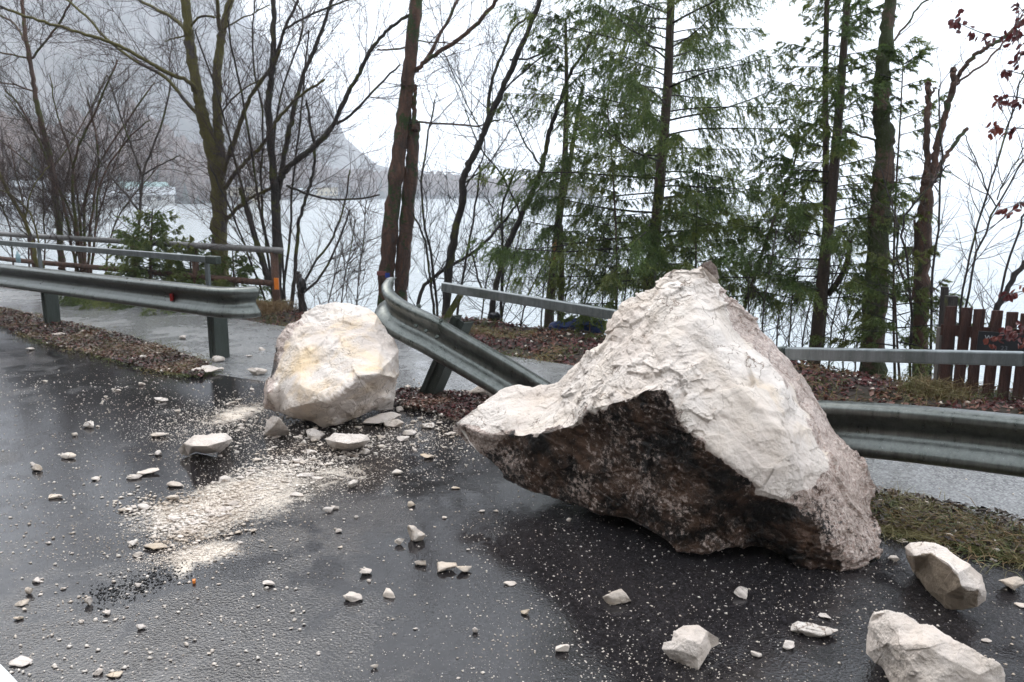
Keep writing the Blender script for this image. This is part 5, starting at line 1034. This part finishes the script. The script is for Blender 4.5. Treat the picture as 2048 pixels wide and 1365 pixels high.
scatter(to_ground(qq[:, 0], qq[:, 1]), .006 + .026 * r.random(len(qq)) ** 2.5, M_GRAVEL, 'gravel', 32, .5, label='coarser pale rubble crumbs round the cream boulder', cat='gravel')
qq = np.stack((r.uniform(-10, 620, 900), 760 + 600 * r.random(900) ** 1.2), 1); gg = to_ground(qq[:, 0], qq[:, 1])
scatter(gg, .006 + .018 * r.random(len(gg)) ** 2.2, M_GRAVEL, 'gravel', 33, .6, label='loose pale chips scattered over the left part of the road', cat='gravel')
qq = np.stack((r.uniform(600, 2048, 420), r.uniform(900, 1365, 420)), 1); gg = to_ground(qq[:, 0], qq[:, 1])
scatter(gg, .004 + .012 * r.random(len(gg)) ** 2.2, M_GRAVEL, 'gravel', 34, .6, label='loose pale chips scattered over the right part of the road', cat='gravel')
u = r.random(700); x = 185 + 180 * u + r.normal(size=700) * 16; y = 1200 - 62 * u + r.normal(size=700) * 14; k = r.random(700) < .9
scatter(to_ground(x[k], y[k]), .004 + .012 * r.random(k.sum()) ** 2, simple('bitumen_crumb', (.010, .010, .011), .5, 0, .2, 30, 0), 'asphalt_crumbs', 4, label='black crumbs of broken asphalt', cat='debris')

def strip_pts(L0, L1, n_, r, spread=1.):
    A = np.array(L0, float); B = np.array(L1, float); sA = np.linspace(0, 1, len(A)); sB = np.linspace(0, 1, len(B)); u = r.random(n_); v = .5 + (r.random(n_) - .5) * spread
    pa = np.stack((np.interp(u, sA, A[:, 0]), np.interp(u, sA, A[:, 1])), 1); pb = np.stack((np.interp(u, sB, B[:, 0]), np.interp(u, sB, B[:, 1])), 1)
    return pa * (1 - v)[:, None] + pb * v[:, None]
def leaves(XY, Zf, size, mat, name, seed, label):
    r = np.random.default_rng(seed); n_ = len(XY)
    z = Zf(XY[:, 0], XY[:, 1]) if callable(Zf) else np.full(n_, Zf)
    z = z + r.random(n_) * .02; c = np.stack((XY[:, 0], XY[:, 1], z), 1)
    d = unit(r.normal(size=(n_, 3)) * (1, 1, .38)); s = unit(np.cross(d, unit(r.normal(size=(n_, 3)) * (.45, .45, 1)))); nn = np.cross(d, s); L = (size * (.5 + .8 * r.random(n_)))[:, None]
    V = np.stack((c - d * L / 2, c + s * L * .3 + nn * L * .12, c + d * L / 2, c - s * L * .3 + nn * L * .12, c - nn * L * .05), 1).reshape(-1, 3)
    o = 5 * np.arange(n_)[:, None, None]; F = np.array([(0, 1, 4), (1, 2, 4), (2, 3, 4), (3, 0, 4)])[None] + o
    return mesh(name, V, F.reshape(-1, 3), mat, kind='stuff', label=label, cat='leaf litter')
def blades(XY, Zf, hgt, mat, name, seed, label, lean=.8, wd=.003):
    r = np.random.default_rng(seed); n_ = len(XY); z = Zf(XY[:, 0], XY[:, 1]) if callable(Zf) else np.full(n_, Zf)
    p = np.stack((XY[:, 0], XY[:, 1], z), 1); d = unit(np.stack((r.normal(size=n_) * lean, r.normal(size=n_) * lean, np.ones(n_)), 1)); h = (hgt * (.4 + .9 * r.random(n_)))[:, None]
    s = unit(np.cross(d, r.normal(size=(n_, 3)))) * wd; m1 = p + d * h * .5; tipp = p + d * h + (unit(d * (1, 1, 0)) * h * .45 - np.array((0, 0, .25)) * h)
    V = np.stack((p - s, p + s, m1 + s * .8, m1 - s * .8, tipp), 1).reshape(-1, 3); o = 5 * np.arange(n_)[:, None]
    F = [tuple(x) for x in (np.array((0, 1, 2, 3))[None] + o)] + [tuple(x) for x in (np.array((3, 2, 4))[None] + o)]
    return mesh(name, V, F, mat, kind='stuff', label=label, cat='grass')
def onz(x, y): return np.full(x.shape, .03)
def bank_pts(n_, x0, x1, r):
    x = r.uniform(x0, x1, n_); a_ = np.interp(x, *PF); b2 = np.interp(x, *BK); return np.stack((x, a_ - .12 + (b2 - a_ + .5) * r.random(n_)), 1)
gzf = lambda x, y: ground_z(x, y)
B_ = np.concatenate((bank_pts(9000, -2.9, 4.6, r), bank_pts(5000, -12, -2.6, r)))
leaves(B_, gzf, .055, M_LITTER, 'leaf_litter', 5, 'dark red wet leaves covering the bank')
leaves(bank_pts(2800, -10, 4.6, r), gzf, .05, M_LITTER2, 'leaf_litter', 6, 'brown dead leaves on the bank')
leaves(np.concatenate((strip_pts(*VL, 9500, r), strip_pts(*VM, 3600, r), strip_pts(*VR, 5200, r))), .025, .036, M_LITTER2, 'leaf_litter', 7, 'brown dead leaves along the guardrail verge')
leaves(np.concatenate((strip_pts(*VM, 3000, r, .9), strip_pts(*VL, 3200, r))), .025, .04, M_LITTER, 'leaf_litter', 8, 'dark red leaves along the guardrail verge')
def clump(XY, n_, sp, r): i = r.integers(0, len(XY), n_); return XY[i] + r.normal(size=(n_, 2)) * sp
blades(clump(strip_pts(*VL, 140, r, .95), 7000, .10, r), .02, .04, M_GRASS, 'grass', 9, 'short mossy grass on the left verge', 1.1)
blades(clump(strip_pts(*VL, 60, r, .9), 2400, .07, r), .01, .075, M_STRAW, 'dry_grass', 10, 'dry straw-coloured grass on the left verge', .9)
blades(clump(strip_pts([(1.8, 3.95), (2.4, 3.5), (3.2, 2.8)], [(2.1, 4.2), (2.6, 3.8), (3.5, 3.1)], 90, r, 1.), 7500, .08, r), .015, .10, M_GRASS, 'grass', 11, 'flattened green grass on the right verge', 2.4, .0022)
blades(clump(strip_pts([(1.8, 3.95), (2.4, 3.5), (3.2, 2.8)], [(2.1, 4.2), (2.6, 3.8), (3.5, 3.1)], 80, r, 1.), 4500, .08, r), .015, .12, M_STRAW, 'dry_grass', 12, 'flattened yellow grass on the right verge', 2.6, .002)
blades(clump(np.array([P(535, 640, 11.0)[:2], P(560, 645, 11.0)[:2], P(1850, 790, 6.5)[:2], P(1880, 795, 6.4)[:2], P(505, 632, 11.2)[:2]]), 1500, .13, r), gzf, .22, M_STRAW, 'dry_grass', 13, 'tufts of orange dry grass at the fence feet', .5, .003)
blades(clump(bank_pts(70, -11, 4.5, r), 4500, .10, r), gzf, .13, M_GRASS, 'grass', 14, 'green grass tufts along the bank edge', .8, .003)
blades(clump(bank_pts(60, -11, 4.5, r), 2600, .12, r), gzf, .16, M_STRAW, 'dry_grass', 15, 'dry grass tufts along the bank edge', .8, .003)
xy = bank_pts(420, -2.5, 4.2, r); zz = gzf(xy[:, 0], xy[:, 1]) + .015
scatter(np.stack((xy[:, 0], xy[:, 1], zz), 1), .012 + .04 * r.random(420) ** 2, M_GRAVEL, 'stone_chips', 16, label='pale stone chips lying among the leaves of the bank', cat='gravel')
xy = np.concatenate((strip_pts(*VM, 320, r), strip_pts(*VL, 160, r, 1.1), strip_pts(*VR, 90, r))); scatter(np.stack((xy[:, 0], xy[:, 1], .03 + 0 * xy[:, 0]), 1), .01 + .04 * r.random(len(xy)) ** 2.2, M_GRAVEL, 'stone_chips', 17, label='pale stone chips along the guardrail verge', cat='gravel')

# ------------------------------------------------------------------ rain haze over the lake
mb = MB(); mb.box((0, 1200, 210), (4200, 2900, 432)); hz_o = None
m = bpy.data.materials.new('rain_haze'); m.use_nodes = True; t = m.node_tree; t.nodes.clear()
pv = nd(t, 'ShaderNodeVolumePrincipled'); pv.inputs['Color'].default_value = (.93, .95, 1, 1); pv.inputs['Density'].default_value = .0007; pv.inputs['Density Attribute'].default_value = ''
ou = nd(t, 'ShaderNodeOutputMaterial'); t.links.new(pv.outputs[0], ou.inputs['Volume'])
mb.build('haze', m, kind='stuff', label='pale rain haze over the lake', cat='haze')
